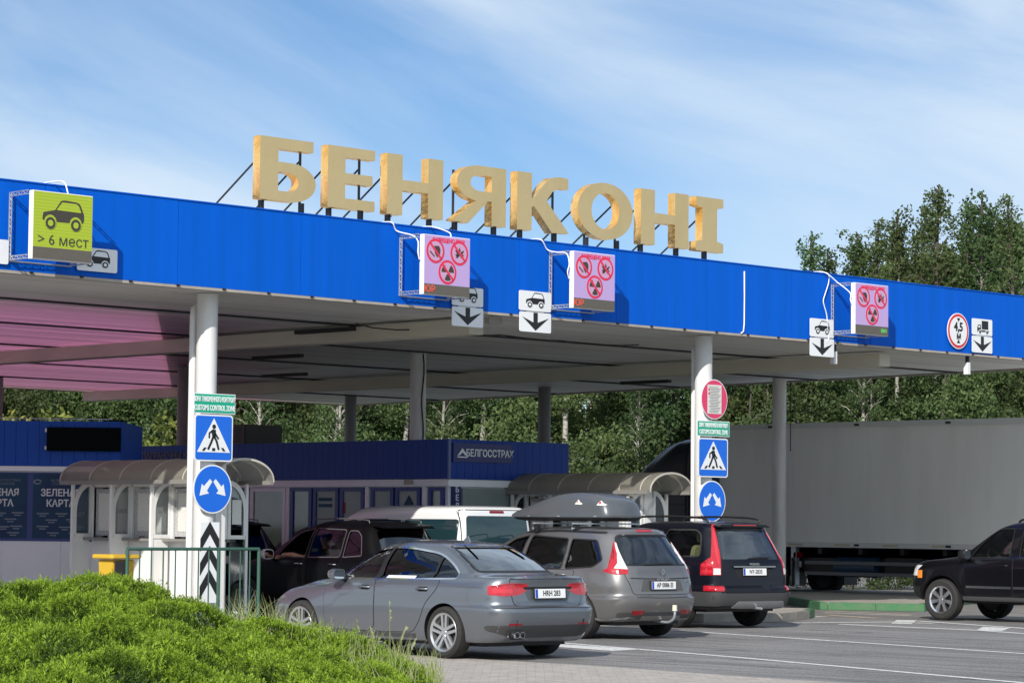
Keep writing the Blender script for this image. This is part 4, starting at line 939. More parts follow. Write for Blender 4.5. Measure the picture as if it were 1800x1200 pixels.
M['plate'] = mat('plate_white', (.74,.75,.76), .4); M['eu_blue'] = mat('plate_blue', (.01,.06,.42), .4)
M['mirror'] = mat('mirror_glass', (.85,.88,.9), .03, 1.0)
M['chrome'] = mat('chrome', (.75,.76,.78), .12, 1.0); M['alloy'] = mat('alloy_rim', (.62,.63,.65), .28, .85); M['alloy_bright'] = mat('polished_rim', (.74,.74,.76), .12, .95)
M['glass'] = glass_mat('tinted_glass', (.30,.34,.36), 1.5); M['glass_dark'] = glass_mat('privacy_glass', (.035,.04,.045), 1.5); M['glass_clear'] = glass_mat('clear_glass', (.62,.68,.66), 1.2)
M['glass_blue'] = glass_mat('rear_screen_glass', (.06,.09,.13), 2.6)
M['lens_red'] = mat('red_lens', (.36,.004,.012), .12, coat=1., noise=(34,.45,(.62,.03,.05)))
M['lens_bright'] = mat('bright_red_lens', (.62,.03,.05), .1, coat=1., noise=(60,.6,(.30,.004,.01),(1,1,3)))
M['lens_dark'] = mat('dark_red_lens', (.24,.004,.01), .12, coat=1.)
M['lens_clear'] = mat('clear_lens', (.70,.68,.70), .15, coat=1., noise=(40,.4,(.5,.5,.52))); M['lens_smoke'] = mat('smoky_lens', (.16,.17,.18), .1, coat=1.); M['lens_amber'] = mat('amber_lens', (.75,.22,.02), .15, coat=1.)
M['grey_trim'] = mat('grey_bumper_trim', (.045,.046,.048), .6); M['seat'] = mat('dark_seat', (.03,.03,.032), .8); M['seat_beige'] = mat('beige_seat', (.45,.42,.22), .75); M['seat_grey'] = mat('grey_seat', (.12,.12,.125), .8)
def paint(name, col, metal=.55, rough=.32, coat=1., spec=.5): return mat(name, col, rough, metal, coat, spec, bump=(900, .02, .001))
def RG(*rows, **kw): return [dict(R=r[0], F=r[1], w=r[2], **{**kw, **(r[3] if len(r) > 3 else {})}) for r in rows]

# ---------------------------------------------------------------- silver grey saloon
def make_sedan():
    P = paint('steel_grey_metallic', (.18,.20,.228), .7, .32)
    rings = RG(
     ((.45,.20),(4.35,.18),(.78,.80,.76)), ((.20,.22),(4.54,.19),(.82,.87,.82)), ((.07,.36),(4.66,.34),(.85,.90,.83)), ((.01,.50),(4.70,.48),(.868,.912,.85)),
     ((.0,.62),(4.69,.58),(.872,.915,.85)), ((.02,.645),(4.68,.60),(.870,.915,.845)), ((.075,.68),(4.66,.62),(.862,.913,.84)), ((.085,.80),(4.60,.69),(.86,.908,.81), dict(zc=.03)), ((.09,.90),(4.50,.745),(.845,.897,.78), dict(zc=.055)),
     ((.065,.985),(4.42,.775),(.80,.872,.75), dict(zc=.055, br=.10)), ((.075,1.008),(4.36,.79),(.775,.858,.73), dict(zc=.055, br=.10)), ((.14,1.012),(4.28,.81),(.755,.852,.72), dict(zc=.05, br=.08)), ((.45,1.03),(3.95,.895),(.735,.835,.70), dict(zc=.025)),
     ((.56,1.05),(3.58,.965),(.715,.80,.67), dict(rr=.2, br=.10)), ((.80,1.18),(3.29,1.11),(.66,.765,.63), dict(rr=.16, br=.10)), ((1.05,1.305),(2.98,1.265),(.605,.70,.58), dict(rr=.16, br=.09)), ((1.24,1.378),(2.76,1.362),(.565,.645,.54), dict(rr=.16, br=.07)), ((1.36,1.408),(2.66,1.400),(.52,.605,.50), dict(rr=.16)),
     ((1.46,1.425),(2.56,1.422),(.44,.53,.42)), ((1.65,1.443),(2.42,1.443),(.26,.33,.24)), ((1.9,1.452),(2.28,1.451),(.08,.1,.08)))
    cab = RG(((.95,.40),(3.5,.40),(.70,.78,.60)), ((.80,.90),(3.6,.88),(.70,.79,.6)), ((.72,1.03),(3.46,.97),(.62,.76,.6)), ((.90,1.15),(3.2,1.07),(.60,.71,.57)), ((1.15,1.27),(2.9,1.24),(.55,.64,.52)), ((1.40,1.36),(2.64,1.352),(.48,.56,.46)), ((1.7,1.395),(2.4,1.392),(.2,.25,.2)), rr=.15, rf=.2)
    sw = rounded([(.84,.985,.05),(1.04,1.145,.10),(1.32,1.285,.2),(1.85,1.352,.2),(2.40,1.352,.2),(2.74,1.295,.2),(3.06,1.13,.1),(3.42,.965,.05),(3.2,.945,.1),(2.0,.958,.2)], .05)
    rw = rounded([(-.625,1.07),(.625,1.07),(.525,1.372),(-.525,1.372)], .06); ws = rounded([(-.60,.985),(.60,.985),(.50,1.37),(-.50,1.37)], .05)
    c = Car('saloon_car', 'steel grey saloon car nearest the viewer, its boot facing the viewer', 'car', (23.72,23.27,0), rad(-1.2), rings, P, (1.02,3.83), .32, cab,
      [('x', sw, -1.2, 1.2), ('y', rw, -.5, 1.3), ('y', ws, 2.75, 4.2)])
    for sg in (-1, 1):
        g = c.patch('side_window', side(sg), sw, M['glass_dark'], -.012, 0)
        c.seam(side(sg), sw[::1]+[sw[0]], g, .022, 'window_trim', M['chrome'] if sg < 0 else M['black'], .002)
        c.patch('window_pillar', side(sg), [(2.30,.95),(2.42,.95),(2.32,1.355),(2.235,1.355)], M['black'], .001, 0, parent=g)
        c.patch('window_pillar', side(sg), [(1.30,.97),(1.335,.97),(1.30,1.262),(1.265,1.25)], M['black'], .001, 0, parent=g)
        # doors as skins with dark gaps
        d1 = rounded([(2.335,.945),(2.33,.36),(2.45,.30),(3.26,.31),(3.33,.45),(3.36,.75),(3.28,.925)], .06)
        d2 = rounded([(1.12,.962),(1.17,.85),(1.36,.68),(1.47,.45),(1.60,.31),(2.315,.30),(2.315,.948)], .06)
        for d in (d1, d2):
            q = c.patch('door', side(sg), d, P, .0035, .004, .04)
            c.seam(side(sg), d+[d[0]], q, .016, off=.0015)
            yy = 2.52 if d is d1 else 1.42
            c.patch('handle_recess', side(sg), rrect(yy-.10,.815,yy+.08,.875,.025), M['seam'], .005, 0, .03, q); c.handle(sg, yy, .848, P, .21, q)
        c.seam(side(sg), [(1.30,.80),(2.3,.775),(3.35,.74)], None, .010, 'crease', P, .006)
        c.seam(side(sg), [(.36,.885),(1.1,.895),(2.3,.875),(3.6,.84)], None, .008, 'crease', P, .004)
        c.patch('sill_trim', side(sg), [(1.55,.24),(3.3,.24),(3.3,.29),(1.55,.29)], M['grey_trim'], .006, .01)
        # tail lamp wrapping the corner
        tl = rounded([(58,.905,.02),(57,.80,.02),(30,.785),(2,.800),(-22,.868,.01),(-14,.935),(20,.945)], .02)
        l = c.patch('tail_lamp', wrap(sg, .47, .52), tl, M['lens_red'], .006, .02, .04, sc=(100,1))
        c.seam(wrap(sg, .47, .52), [(tl[0][0]-6,.895),(24,.93),(-8,.925)], l, .014, 'lamp_band', M['lens_dark'], .008)
        c.seam(wrap(sg, .47, .52), [(12,.945),(10,.79)], l, .9, 'lamp_split', M['seam'], .009)
        c.patch('lamp_glow', wrap(sg, .47, .52), rounded([(50,.875),(50,.825),(16,.822),(16,.872)], .02), M['lens_clear'] if 0 else M['lens_bright'], .0075, 0, .04, l, sc=(100,1))
        c.patch('rear_reflector', wrap(sg, .47, .52), [(25,.43),(2,.43),(2,.455),(25,.455)], M['lens_dark'], .005, .01, .04, sc=(100,1))
        c.mirror(sg*1.0, 2.98, 1.0, P, .20, .14)
        hl = rounded([(4.22,.685),(4.36,.70),(4.55,.645),(4.58,.58),(4.44,.60)], .03); c.patch('headlamp', side(sg), hl, M['lens_smoke'], .004, .01)
    c.patch('rear_screen', rear, rw, M['glass_blue'], -.006, 0); c.patch('windscreen', front, ws, M['glass'], -.006, 0)
    c.seam(rear, rw+[rw[0]], None, .03, 'screen_seal', M['black'], .001)
    # boot lid
    bl = rounded([(-.62,.985,.02),(.62,.985,.02),(.60,.80),(.56,.665),(-.56,.665),(-.60,.80)], .07)
    b = c.patch('boot_lid', rear, bl, P, .004, .006); c.seam(rear, bl+[bl[0]], b, .018, off=.0015)
    c.seam(top, [(-.62,.12),(-.61,.30),(-.60,.52)], b, .012); c.seam(top, [(.62,.12),(.61,.30),(.60,.52)], b, .012)
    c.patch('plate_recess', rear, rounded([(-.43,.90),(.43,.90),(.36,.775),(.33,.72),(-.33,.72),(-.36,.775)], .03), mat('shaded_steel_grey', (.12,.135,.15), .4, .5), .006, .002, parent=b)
    c.patch('lid_grip', rear, [(-.42,.897),(.42,.897),(.40,.868),(-.40,.868)], M['seam'], .009, 0, parent=b)
    c.plate('HRH 283', .052, .815, -4)
    c.seam(rear, [(-.6,1.0),(-.3,1.005),(0,1.007),(.3,1.005),(.6,1.0)], b, .018, 'lid_spoiler', P, .012)
    c.patch('bumper_insert', rear, rounded([(-.84,.36),(-.86,.43),(.86,.43),(.84,.36),(.58,.28),(-.58,.28)], .03), M['grey_trim'], .005, .01)
    c.seam(rear, [(-.86,.645),(-.3,.652),(.3,.652),(.86,.645)], None, .02, 'bumper_edge', P, .008)
    for x in (-.60,-.51): 
        e = MB(); e.lathe([(-.10,.040),(.16,.040),(.16,.034),(-.10,.034)], (0,0,0), 'y', 18); o = e.build('exhaust_pipe', M['chrome'], c.root, 40); o.rotation_euler = (rad(90),0,0); o.location = (x,.16,.315)
    MB().span((-.68,.045,.26), (-.42,.09,.37)).build('exhaust_recess', M['black'], c.root, bevel=.02)
    fa_ = MB(); fa_.prism([(0,0),(.17,0),(.05,.085)], lambda a, q: (-.012,1.50+a,1.425+q), lambda a, q: (.012,1.50+a,1.425+q)); fa_.build('roof_aerial', P, c.root, bevel=.004)
    MB().span((-.70,.5,.16), (.70,4.3,.21)).build('underbody', M['black'], c.root)
    c.wheels4((1.02,3.83), .905, .322, .235, .235, M['alloy'], 'five')
    c.seats((1.55,2.65), M['seat'], .48, h=.60); c.steering(-.37, 3.02, .82)
    MB().span((-.68,3.1,.78), (.68,3.42,.90)).build('dashboard', M['dark'], c.root, bevel=.03)
    MB().span((-.62,.78,.99), (.62,1.3,1.01)).build('parcel_shelf', M['dark'], c.root)
    c.patch('window_sticker', side(-1), [(1.60,.972),(2.16,.968),(2.16,1.0),(1.60,1.004)], M['sign_white'], .004, 0)
    return c
SEDAN = make_sedan()

# ---------------------------------------------------------------- bronze grey minivan with roof box
def make_minivan():
    P = paint('bronze_grey_metallic', (.20,.195,.195), .65, .34)
    rings = RG(
     ((.45,.24),(4.2,.22),(.80,.84,.78)), ((.14,.27),(4.40,.24),(.84,.89,.82)), ((.04,.42),(4.52,.40),(.87,.915,.83)), ((.0,.55),(4.56,.54),(.88,.92,.83)),
     ((.0,.60),(4.56,.58),(.882,.92,.83)), ((.045,.64),(4.55,.62),(.872,.92,.83)), ((.06,.78),(4.47,.78),(.878,.92,.81)), ((.085,.93),(4.30,.90),(.868,.915,.77)), ((.11,1.02),(4.08,.98),(.855,.905,.74), dict(zc=.02)),
     ((.15,1.10),(3.85,1.05),(.83,.88,.72), dict(zc=.02)), ((.215,1.22),(3.5,1.18),(.785,.835,.68), dict(br=.07)), ((.30,1.36),(3.12,1.345),(.73,.78,.63), dict(br=.07)), ((.375,1.48),(2.78,1.49),(.685,.725,.585), dict(br=.07)), ((.42,1.56),(2.52,1.575),(.635,.675,.54), dict(br=.06)),
     ((.47,1.60),(2.35,1.61),(.56,.60,.48)), ((.60,1.622),(2.15,1.63),(.42,.46,.36)), ((.9,1.640),(1.95,1.645),(.12,.15,.1)), rr=.36)
    cab = RG(((.5,.5),(3.6,.5),(.76,.82,.65)), ((.45,.95),(3.85,.92),(.76,.83,.66)), ((.42,1.08),(3.7,1.02),(.74,.80,.66)), ((.46,1.30),(3.1,1.28),(.66,.73,.6)), ((.52,1.50),(2.6,1.50),(.58,.63,.5)), ((.62,1.565),(2.3,1.57),(.45,.5,.4)), ((.9,1.585),(1.9,1.59),(.1,.1,.1)), rr=.2, rf=.25)
    w3 = rounded([(.52,1.15,.03),(.66,1.05,.06),(1.20,1.02,.04),(1.20,1.455,.04),(.72,1.44,.05)], .05)
    w2 = rounded([(1.275,1.02),(2.10,1.005),(2.10,1.50),(1.275,1.46)], .05); w1 = rounded([(2.20,1.005),(3.10,1.00),(2.95,1.19),(2.55,1.44),(2.20,1.50)], .05)
    rw = rounded([(-.66,1.08),(.66,1.08),(.63,1.30),(.55,1.515),(-.55,1.515),(-.63,1.30)], .08); ws = rounded([(-.62,1.10),(.62,1.10),(.50,1.52),(-.50,1.52)], .06)
    c = Car('minivan', 'bronze grey minivan carrying a dark roof box', 'car', (29.45,26.58,0), rad(-.5), rings, P, (.93,3.70), .325, cab,
      [('x', w3, -1.2, 1.2), ('x', w2, -1.2, 1.2), ('x', w1, -1.2, 1.2), ('y', rw, -.5, .75), ('y', ws, 2.2, 4.4)])
    for sg in (-1, 1):
        for w, g in ((w1,'glass'),(w2,'glass_dark'),(w3,'glass_dark')):
            q = c.patch('side_window', side(sg), w, M[g], -.012, 0); c.seam(side(sg), w+[w[0]], q, .022, 'window_seal', M['black'], .002)
        for d, hy in ((rounded([(2.13,1.0),(2.13,.36),(2.3,.30),(3.05,.31),(3.2,.5),(3.22,.95)], .06),2.30), (rounded([(1.0,1.0),(1.12,.75),(1.32,.5),(1.4,.31),(2.11,.30),(2.11,1.0)], .06),1.28)):
            q = c.patch('door', side(sg), d, P, .0035, .004); c.seam(side(sg), d+[d[0]], q, .016, off=.0015); c.handle(sg, hy, .93, P, .2, q)
        # boomerang tail lamp: white upright with a red foot and red outer edge
        wr_ = wrap(sg, .42, .62)
        rf_ = rounded([(70,1.005,.01),(58,1.042),(30,1.03),(25,1.02),(26,.955),(45,.945),(60,.97)], .015)
        l = c.patch('tail_lamp', wr_, rf_, M['lens_red'], .008, .02, .03, sc=(100,1))
        up = rounded([(49,1.41,.01),(44,1.40),(33,1.20),(25.5,1.022),(49,1.034),(42.5,1.11),(43,1.25)], .01)
        c.patch('tail_lamp_upright', wr_, up, M['lens_clear'], .009, .02, .03, l, sc=(100,1))
        ed = rounded([(54,1.42,.005),(49,1.41),(43,1.25),(42.5,1.11),(49,1.035),(60,1.043),(49.5,1.12),(49,1.26)], .008)
        c.patch('tail_lamp_edge', wr_, ed, M['lens_red'], .0105, .01, .03, l, sc=(100,1))
        c.patch('fog_lamp', wrap(sg, .42, .62), rounded([(22,.425),(-3,.43),(0,.365),(19,.36)], .015), M['lens_dark'], .006, .01, .04, sc=(100,1))
        c.mirror(sg*1.0, 2.98, 1.08, P, .2, .17); c.patch('headlamp', side(sg), [(4.0,.88),(4.35,.80),(4.4,.70),(4.1,.76)], M['lens_clear'], .004, .01)
        b = MB()
        c.seam(side(sg), [(.12,.32),(.5,.285),(.62,.30)], None, .03, 'bumper_trim', M['chrome'] if sg < 0 else M['grey_trim'], .006)
    c.patch('rear_screen', rear, rw, M['glass_blue'], -.006, 0); c.seam(rear, rw+[rw[0]], None, .03, 'screen_seal', M['black'], .002); c.patch('windscreen', front, ws, M['glass'], -.006, 0)
    tg = rounded([(-.70,1.07),(-.69,.92),(-.60,.68),(-.55,.66),(.55,.66),(.60,.68),(.69,.92),(.70,1.07)], .06)
    t = c.patch('tailgate', rear, tg, P, .004, .006); c.seam(rear, tg+[tg[0]], t, .016, off=.0015)
    c.seam(rear, [(-.66,.895),(-.3,.885),(.3,.885),(.66,.895)], t, .014, 'crease', M['seam'], .0055)
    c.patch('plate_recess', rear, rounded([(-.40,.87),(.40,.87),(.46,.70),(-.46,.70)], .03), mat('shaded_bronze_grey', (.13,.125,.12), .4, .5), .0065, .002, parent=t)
    c.plate('AP 0086 EI', .035, .79, -2)
    c.patch('high_brake_lamp', rear, [(-.16,1.565),(.16,1.565),(.16,1.592),(-.16,1.592)], M['lens_red'], .012, .015)
    bm_ = MB()
    for sg in (-1, 1): bm_.wallp([(sg*a,z) for a, z in strip([(0,1.028),(.030,.985),(0,.942)], .018)], .045, .058)
    bm_.build('badge', M['chrome'], t)
    text('badge_text', 'SCENIC', .062, M['chrome'], t, (0,.048,.865), sx=1.25, bold=.002); text('badge_text', 'dCi', .05, M['chrome'], t, (.52,.060,.865))
    h1 = c.seam(rear, [(-.30,1.085),(.02,1.098),(.30,1.10)], None, .022, 'rear_wiper', M['black'], .02)
    c.patch('bumper_insert', rear, rounded([(-.78,.30),(-.80,.40),(.80,.40),(.78,.30)], .03), M['grey_trim'], .005, .01)
    c.patch('bumper_strip', rear, [(-.42,.30),(.42,.30),(.40,.345),(-.40,.345)], P, .012, .01)
    c.seam(rear, [(-.55,.625),(0,.615),(.55,.625)], None, .02, 'bumper_edge', P, .01)
    tb = MB().tube(curve([(.05,.30,.27),(.05,.02,.25),(.05,-.10,.29),(.05,-.14,.36),(.05,-.14,.42)], 6), .02, 10).build('tow_bar', M['galv'], c.root, 50)
    MB().cyl((.05,-.14,.42), (.05,-.14,.505), .038, .034, n=14).build('tow_ball_cover', mat('cream_cap', (.66,.62,.5), .5), tb, 50)
    MB().span((-.72,.4,.20), (.72,4.1,.26)).build('underbody', M['black'], c.root)
    c.wheels4((.93,3.70), .905, .325, .215, .22, M['alloy'], 'ten')
    c.seats((1.35,2.45), M['seat_grey'], .55, h=.66); c.steering(-.38, 2.95, .92)
    MB().span((-.68,3.1,.85), (.68,3.6,.98)).build('dashboard', M['dark'], c.root, bevel=.03)
    for sg in (-1, 1):
        c.seam(side(sg), [(.62,1.55),(1.5,1.572),(2.4,1.55)], None, .03, 'roof_trim', M['black'], .006)
    # cross bars belong to the car
    for y in (1.22, 2.05):
        b = MB(); b.span((-.70,y-.03,1.672), (.70,y+.03,1.695)).build('cross_bar', M['galv'], c.root)
        for sg in (-1, 1):
            MB().span((sg*.63-.04,y-.045,1.545), (sg*.63+.04,y+.045,1.671)).build('bar_foot', M['black'], c.root, bevel=.01)
            MB().cyl((sg*.68,y,1.61), (sg*.72,y,1.61), .02, n=10).build('bar_lock', M['chrome'], c.root)
    # roof box
    rb = thing('roof_box', 'dark grey streamlined roof box on the bronze minivan', 'roof box', (29.45,26.58,0), rad(-.5))
    rr = RG(((.92,1.72),(2.82,1.72),(.34,.36,.24)), ((.80,1.745),(3.02,1.745),(.39,.41,.25)), ((.77,1.775),(3.10,1.775),(.405,.425,.25)), rr=.14, rf=.2, bf=.2)
    me = shell(rr, .04); link('tray', me, M['black'], rb, 40)
    P2 = mat('grey_box_shell', (.085,.095,.105), .34, .1, .4)
    rr = RG(((.76,1.777),(3.12,1.777),(.41,.43,.26)), ((.755,1.80),(3.12,1.80),(.41,.43,.26)), ((.775,1.88),(3.06,1.845),(.405,.425,.235), dict(zc=.015)), ((.83,1.99),(2.90,1.90),(.38,.405,.20), dict(zc=.05)), ((.96,2.075),(2.70,1.95),(.32,.36,.16), dict(zc=.065)), ((1.15,2.125),(2.4,2.02),(.22,.27,.12), dict(zc=.06)), ((1.4,2.145),(2.1,2.09),(.06,.08,.04), dict(zc=.02)), rr=.16, rf=.2, bf=.22, br=.10)
    me = shell(rr, .03); lid = link('lid', me, P2, rb, 40); bv = BVHTree.FromPolygons([v.co.copy() for v in me.vertices], [tuple(p.vertices) for p in me.polygons])
    c2 = object.__new__(Car); c2.root = rb; c2.bvh = bv
    for y0, z0, nm, cc in ((1.42,2.0,'sticker',M['paper']),(.98,1.985,'sticker',M['paper'])):
        c2.patch(nm, side(-1), [(y0+.06,z0-.03),(y0,z0+.04),(y0-.05,z0+.0),(y0-.10,z0-.02),(y0-.08,z0-.035)], cc, .003, 0, .02, lid)
        c2.patch('red_sticker', side(-1), disc(y0+.01,z0+.005,.012,10) if y0 > 1.2 else disc(y0+.0,z0+.005,.020,10), M['sign_red'], .0045, 0, .02, lid)
    for y in (1.05,1.8,2.5): c2.patch('lid_catch', side(-1), rrect(y-.03,1.785,y+.03,1.80,.004), M['galv'], .003, 0, .02, lid)
    return c
make_minivan()

# ---------------------------------------------------------------- dark blue four wheel drive estate (upright red lamps)
M['glass_teal'] = glass_mat('pale_teal_glass', (.50,.58,.60), 3.6)
def make_estate():
    P = paint('dark_navy_paint', (.004,.005,.010), .0, .3, .28, .25)
    rings = RG(
     ((.40,.30),(4.45,.28),(.80,.86,.80)), ((.10,.33),(4.65,.30),(.85,.92,.83)), ((.0,.48),(4.78,.45),(.885,.94,.84)), ((-.01,.60),(4.80,.58),(.895,.945,.85)), ((.0,.66),(4.80,.64),(.895,.945,.85)),
     ((.055,.70),(4.79,.68),(.885,.945,.85)), ((.07,.88),(4.77,.86),(.885,.945,.84)), ((.09,1.02),(4.66,.98),(.88,.94,.82)), ((.11,1.10),(4.35,1.05),(.868,.925,.79), dict(zc=.01)),
     ((.14,1.17),(3.85,1.11),(.835,.885,.76), dict(zc=.01)), ((.22,1.33),(3.42,1.30),(.78,.825,.70)), ((.305,1.50),(3.0,1.50),(.725,.76,.645)), ((.35,1.60),(2.75,1.60),(.685,.72,.605)), ((.36,1.67),(2.55,1.67),(.64,.675,.56)),
     ((.40,1.71),(2.40,1.71),(.56,.60,.49)), ((.6,1.735),(2.2,1.735),(.36,.40,.33)), ((.9,1.745),(1.9,1.745),(.1,.1,.1)), rr=.26)
    cab = RG(((.4,.6),(3.7,.6),(.78,.84,.7)), ((.34,1.02),(3.95,1.0),(.79,.86,.7)), ((.33,1.14),(3.7,1.08),(.76,.82,.68)), ((.40,1.40),(3.2,1.40),(.68,.74,.6)), ((.47,1.62),(2.6,1.62),(.59,.64,.52)), ((.6,1.68),(2.3,1.68),(.4,.45,.4)), ((.9,1.69),(1.9,1.69),(.1,.1,.1)), rr=.18, rf=.25)
    w3 = rounded([(.46,1.17),(1.38,1.155),(1.38,1.60),(.70,1.60),(.57,1.53)], .09); w2 = rounded([(1.45,1.14),(2.28,1.125),(2.28,1.58),(1.45,1.57)], .05); w1 = rounded([(2.38,1.125),(3.32,1.11),(3.15,1.30),(2.82,1.53),(2.38,1.585)], .06)
    rw = rounded([(-.66,1.12),(.66,1.12),(.60,1.40),(.54,1.60),(-.54,1.60),(-.60,1.40)], .05); ws = rounded([(-.66,1.17),(.66,1.17),(.53,1.60),(-.53,1.60)], .06)
    c = Car('estate_car', 'dark navy four wheel drive car with tall red tail lamps beside the right column', 'car', (33.84,28.53,0), rad(-6), rings, P, (1.02,3.88), .365, cab,
      [('x', w3, -1.2, 1.2), ('x', w2, -1.2, 1.2), ('x', w1, -1.2, 1.2), ('y', rw, -.5, .7), ('y', ws, 2.3, 4.5)], lining=M['dark'])
    for sg in (-1, 1):
        for w in (w1, w2, w3):
            q = c.patch('side_window', side(sg), w, M['glass_clear' if w is w3 else 'glass'], -.012, 0); c.seam(side(sg), w+[w[0]], q, .026, 'window_trim', M['chrome'], .004)
        for d, hy in ((rounded([(2.31,1.11),(2.31,.50),(2.5,.42),(3.3,.43),(3.42,.6),(3.42,1.08)], .06),2.50), (rounded([(1.38,1.12),(1.40,.85),(1.52,.6),(1.6,.43),(2.29,.42),(2.29,1.11)], .06),1.62)):
            q = c.patch('door', side(sg), d, P, .0035, .004); c.seam(side(sg), d+[d[0]], q, .016, off=.0015); c.handle(sg, hy, 1.0, P, .2, q)
        wr_ = wrap(sg, .44, .60)
        lp = rounded([(66,.87,.01),(66,1.04),(50,1.07),(46,1.16),(45,1.38),(48,1.69,.02),(34,1.69,.02),(29,1.45),(27.5,1.2),(28,1.05),(28.5,.87)], .03)
        l = c.patch('tail_lamp', wr_, lp, M['lens_red'], .009, .02, .03, sc=(80,1))
        c.patch('reversing_lens', wr_, rounded([(41,.98),(41,.88),(29.5,.88),(29.5,.98)], .01), M['lens_clear'], .0115, .004, .03, l, sc=(80,1))
        for z in (.90,1.0): c.patch('lamp_ribs', wr_, rounded([(63,z+.055),(63,z),(43,z),(43,z+.055)], .01), M['lens_bright'], .0115, .003, .03, l, sc=(80,1))
        c.patch('lamp_ribs', wr_, rounded([(42,1.60),(36,1.20),(32,1.05),(30.5,1.05),(31,1.30),(37,1.60)], .01), M['lens_bright'], .0115, .003, .03, l, sc=(80,1))
        c.patch('rear_reflector', wr_, rounded([(58,.70),(58,.615),(24,.615),(24,.70)], .01), M['lens_red'], .007, .01, .03, sc=(80,1))
        c.patch('bumper_corner', side(sg), rounded([(.02,.37),(.66,.37),(.62,.60),(.02,.60)], .03), M['grey_trim'], .006, .012)
        c.patch('sill_trim', side(sg), rounded([(1.42,.33),(3.4,.33),(3.4,.43),(1.42,.43)], .03), M['grey_trim'], .008, .012)
        c.seam(side(sg), [(1.02+.45*math.cos(rad(a)), .365+.45*math.sin(rad(a))) for a in range(5, 176, 10)], None, .07, 'wheel_arch_trim', M['grey_trim'], .008)
        c.mirror(sg*1.04, 3.15, 1.18, P, .22, .18); c.patch('headlamp', side(sg), [(4.3,.98),(4.6,.93),(4.68,.80),(4.4,.82)], M['lens_clear'], .004, .01)
        rl = MB(); rl.tube(curve([(sg*.58,.55,1.69),(sg*.585,.66,1.79),(sg*.585,1.5,1.82),(sg*.57,2.3,1.80),(sg*.55,2.42,1.70)], 8), .018, 8); rl.build('roof_rail', M['black'], c.root, 50)
    c.patch('rear_screen', rear, rw, M['glass_teal'], -.006, 0); c.seam(rear, rw+[rw[0]], None, .02, 'screen_seal', M['black'], .002); c.patch('windscreen', front, ws, M['glass'], -.006, 0)
    tg = rounded([(-.70,1.12),(-.72,.9),(-.66,.60),(.66,.60),(.72,.9),(.70,1.12)], .06)
    t = c.patch('tailgate', rear, tg, P, .005, .006); c.seam(rear, tg+[tg[0]], t, .018, off=.0015)
    c.patch('plate_recess', rear, rounded([(-.44,1.0),(.44,1.0),(.38,.835),(-.38,.835)], .02), M['seam'], .007, .002, parent=t)
    MB().span((-.47,.045,1.0), (.47,.085,1.018)).build('chrome_strip', M['chrome'], t, bevel=.005); text('badge_text', 'VOLVO', .05, M['chrome'], t, (0,.060,1.048), sx=1.3, bold=.002)
    c.plate('NY-2835', .055, .925, -3)
    sp = MB(); sp.prism([(-.60,1.655),(-.50,1.70),(.50,1.70),(.60,1.655)], lambda a, z: (a,.30,z-.01), lambda a, z: (a*.98,.52,z+.012)); sp.build('roof_spoiler', P, c.root, 40, .012)
    MB().span((-.26,.288,1.672), (.26,.30,1.69)).build('high_brake_lamp', M['lens_red'], c.root, bevel=.004)
    c.seam(rear, [(-.1,1.135),(.2,1.15),(.42,1.15)], None, .02, 'rear_wiper', M['black'], .02)
    c.patch('bumper_trim', rear, rounded([(-.86,.38),(-.87,.58),(.87,.58),(.86,.38)], .03), M['grey_trim'], .006, .012)
    c.patch('skid_plate', rear, rounded([(-.50,.345),(-.40,.45),(.62,.45),(.70,.36),(.4,.335),(-.3,.335)], .02), mat('silver_skid_plate', (.30,.31,.32), .4, .5), .012, .012)
    MB().cyl((.05,.25,.34), (.05,-.06,.33), .02, n=10).build('tow_bar', M['galv'], c.root)
    MB().span((-.75,.4,.27), (.75,4.3,.34)).build('underbody', M['black'], c.root)
    c.wheels4((1.02,3.88), .93, .365, .235, .24, M['alloy'], 'five')
    c.seats((1.30,), M['seat_beige'], .78, h=.62); c.seats((2.4,), M['seat'], .72, h=.62); c.steering(-.38, 3.05, 1.05)
    MB().span((-.68,3.2,.95), (.68,3.65,1.08)).build('dashboard', M['dark'], c.root, bevel=.03)
    return c
make_estate()

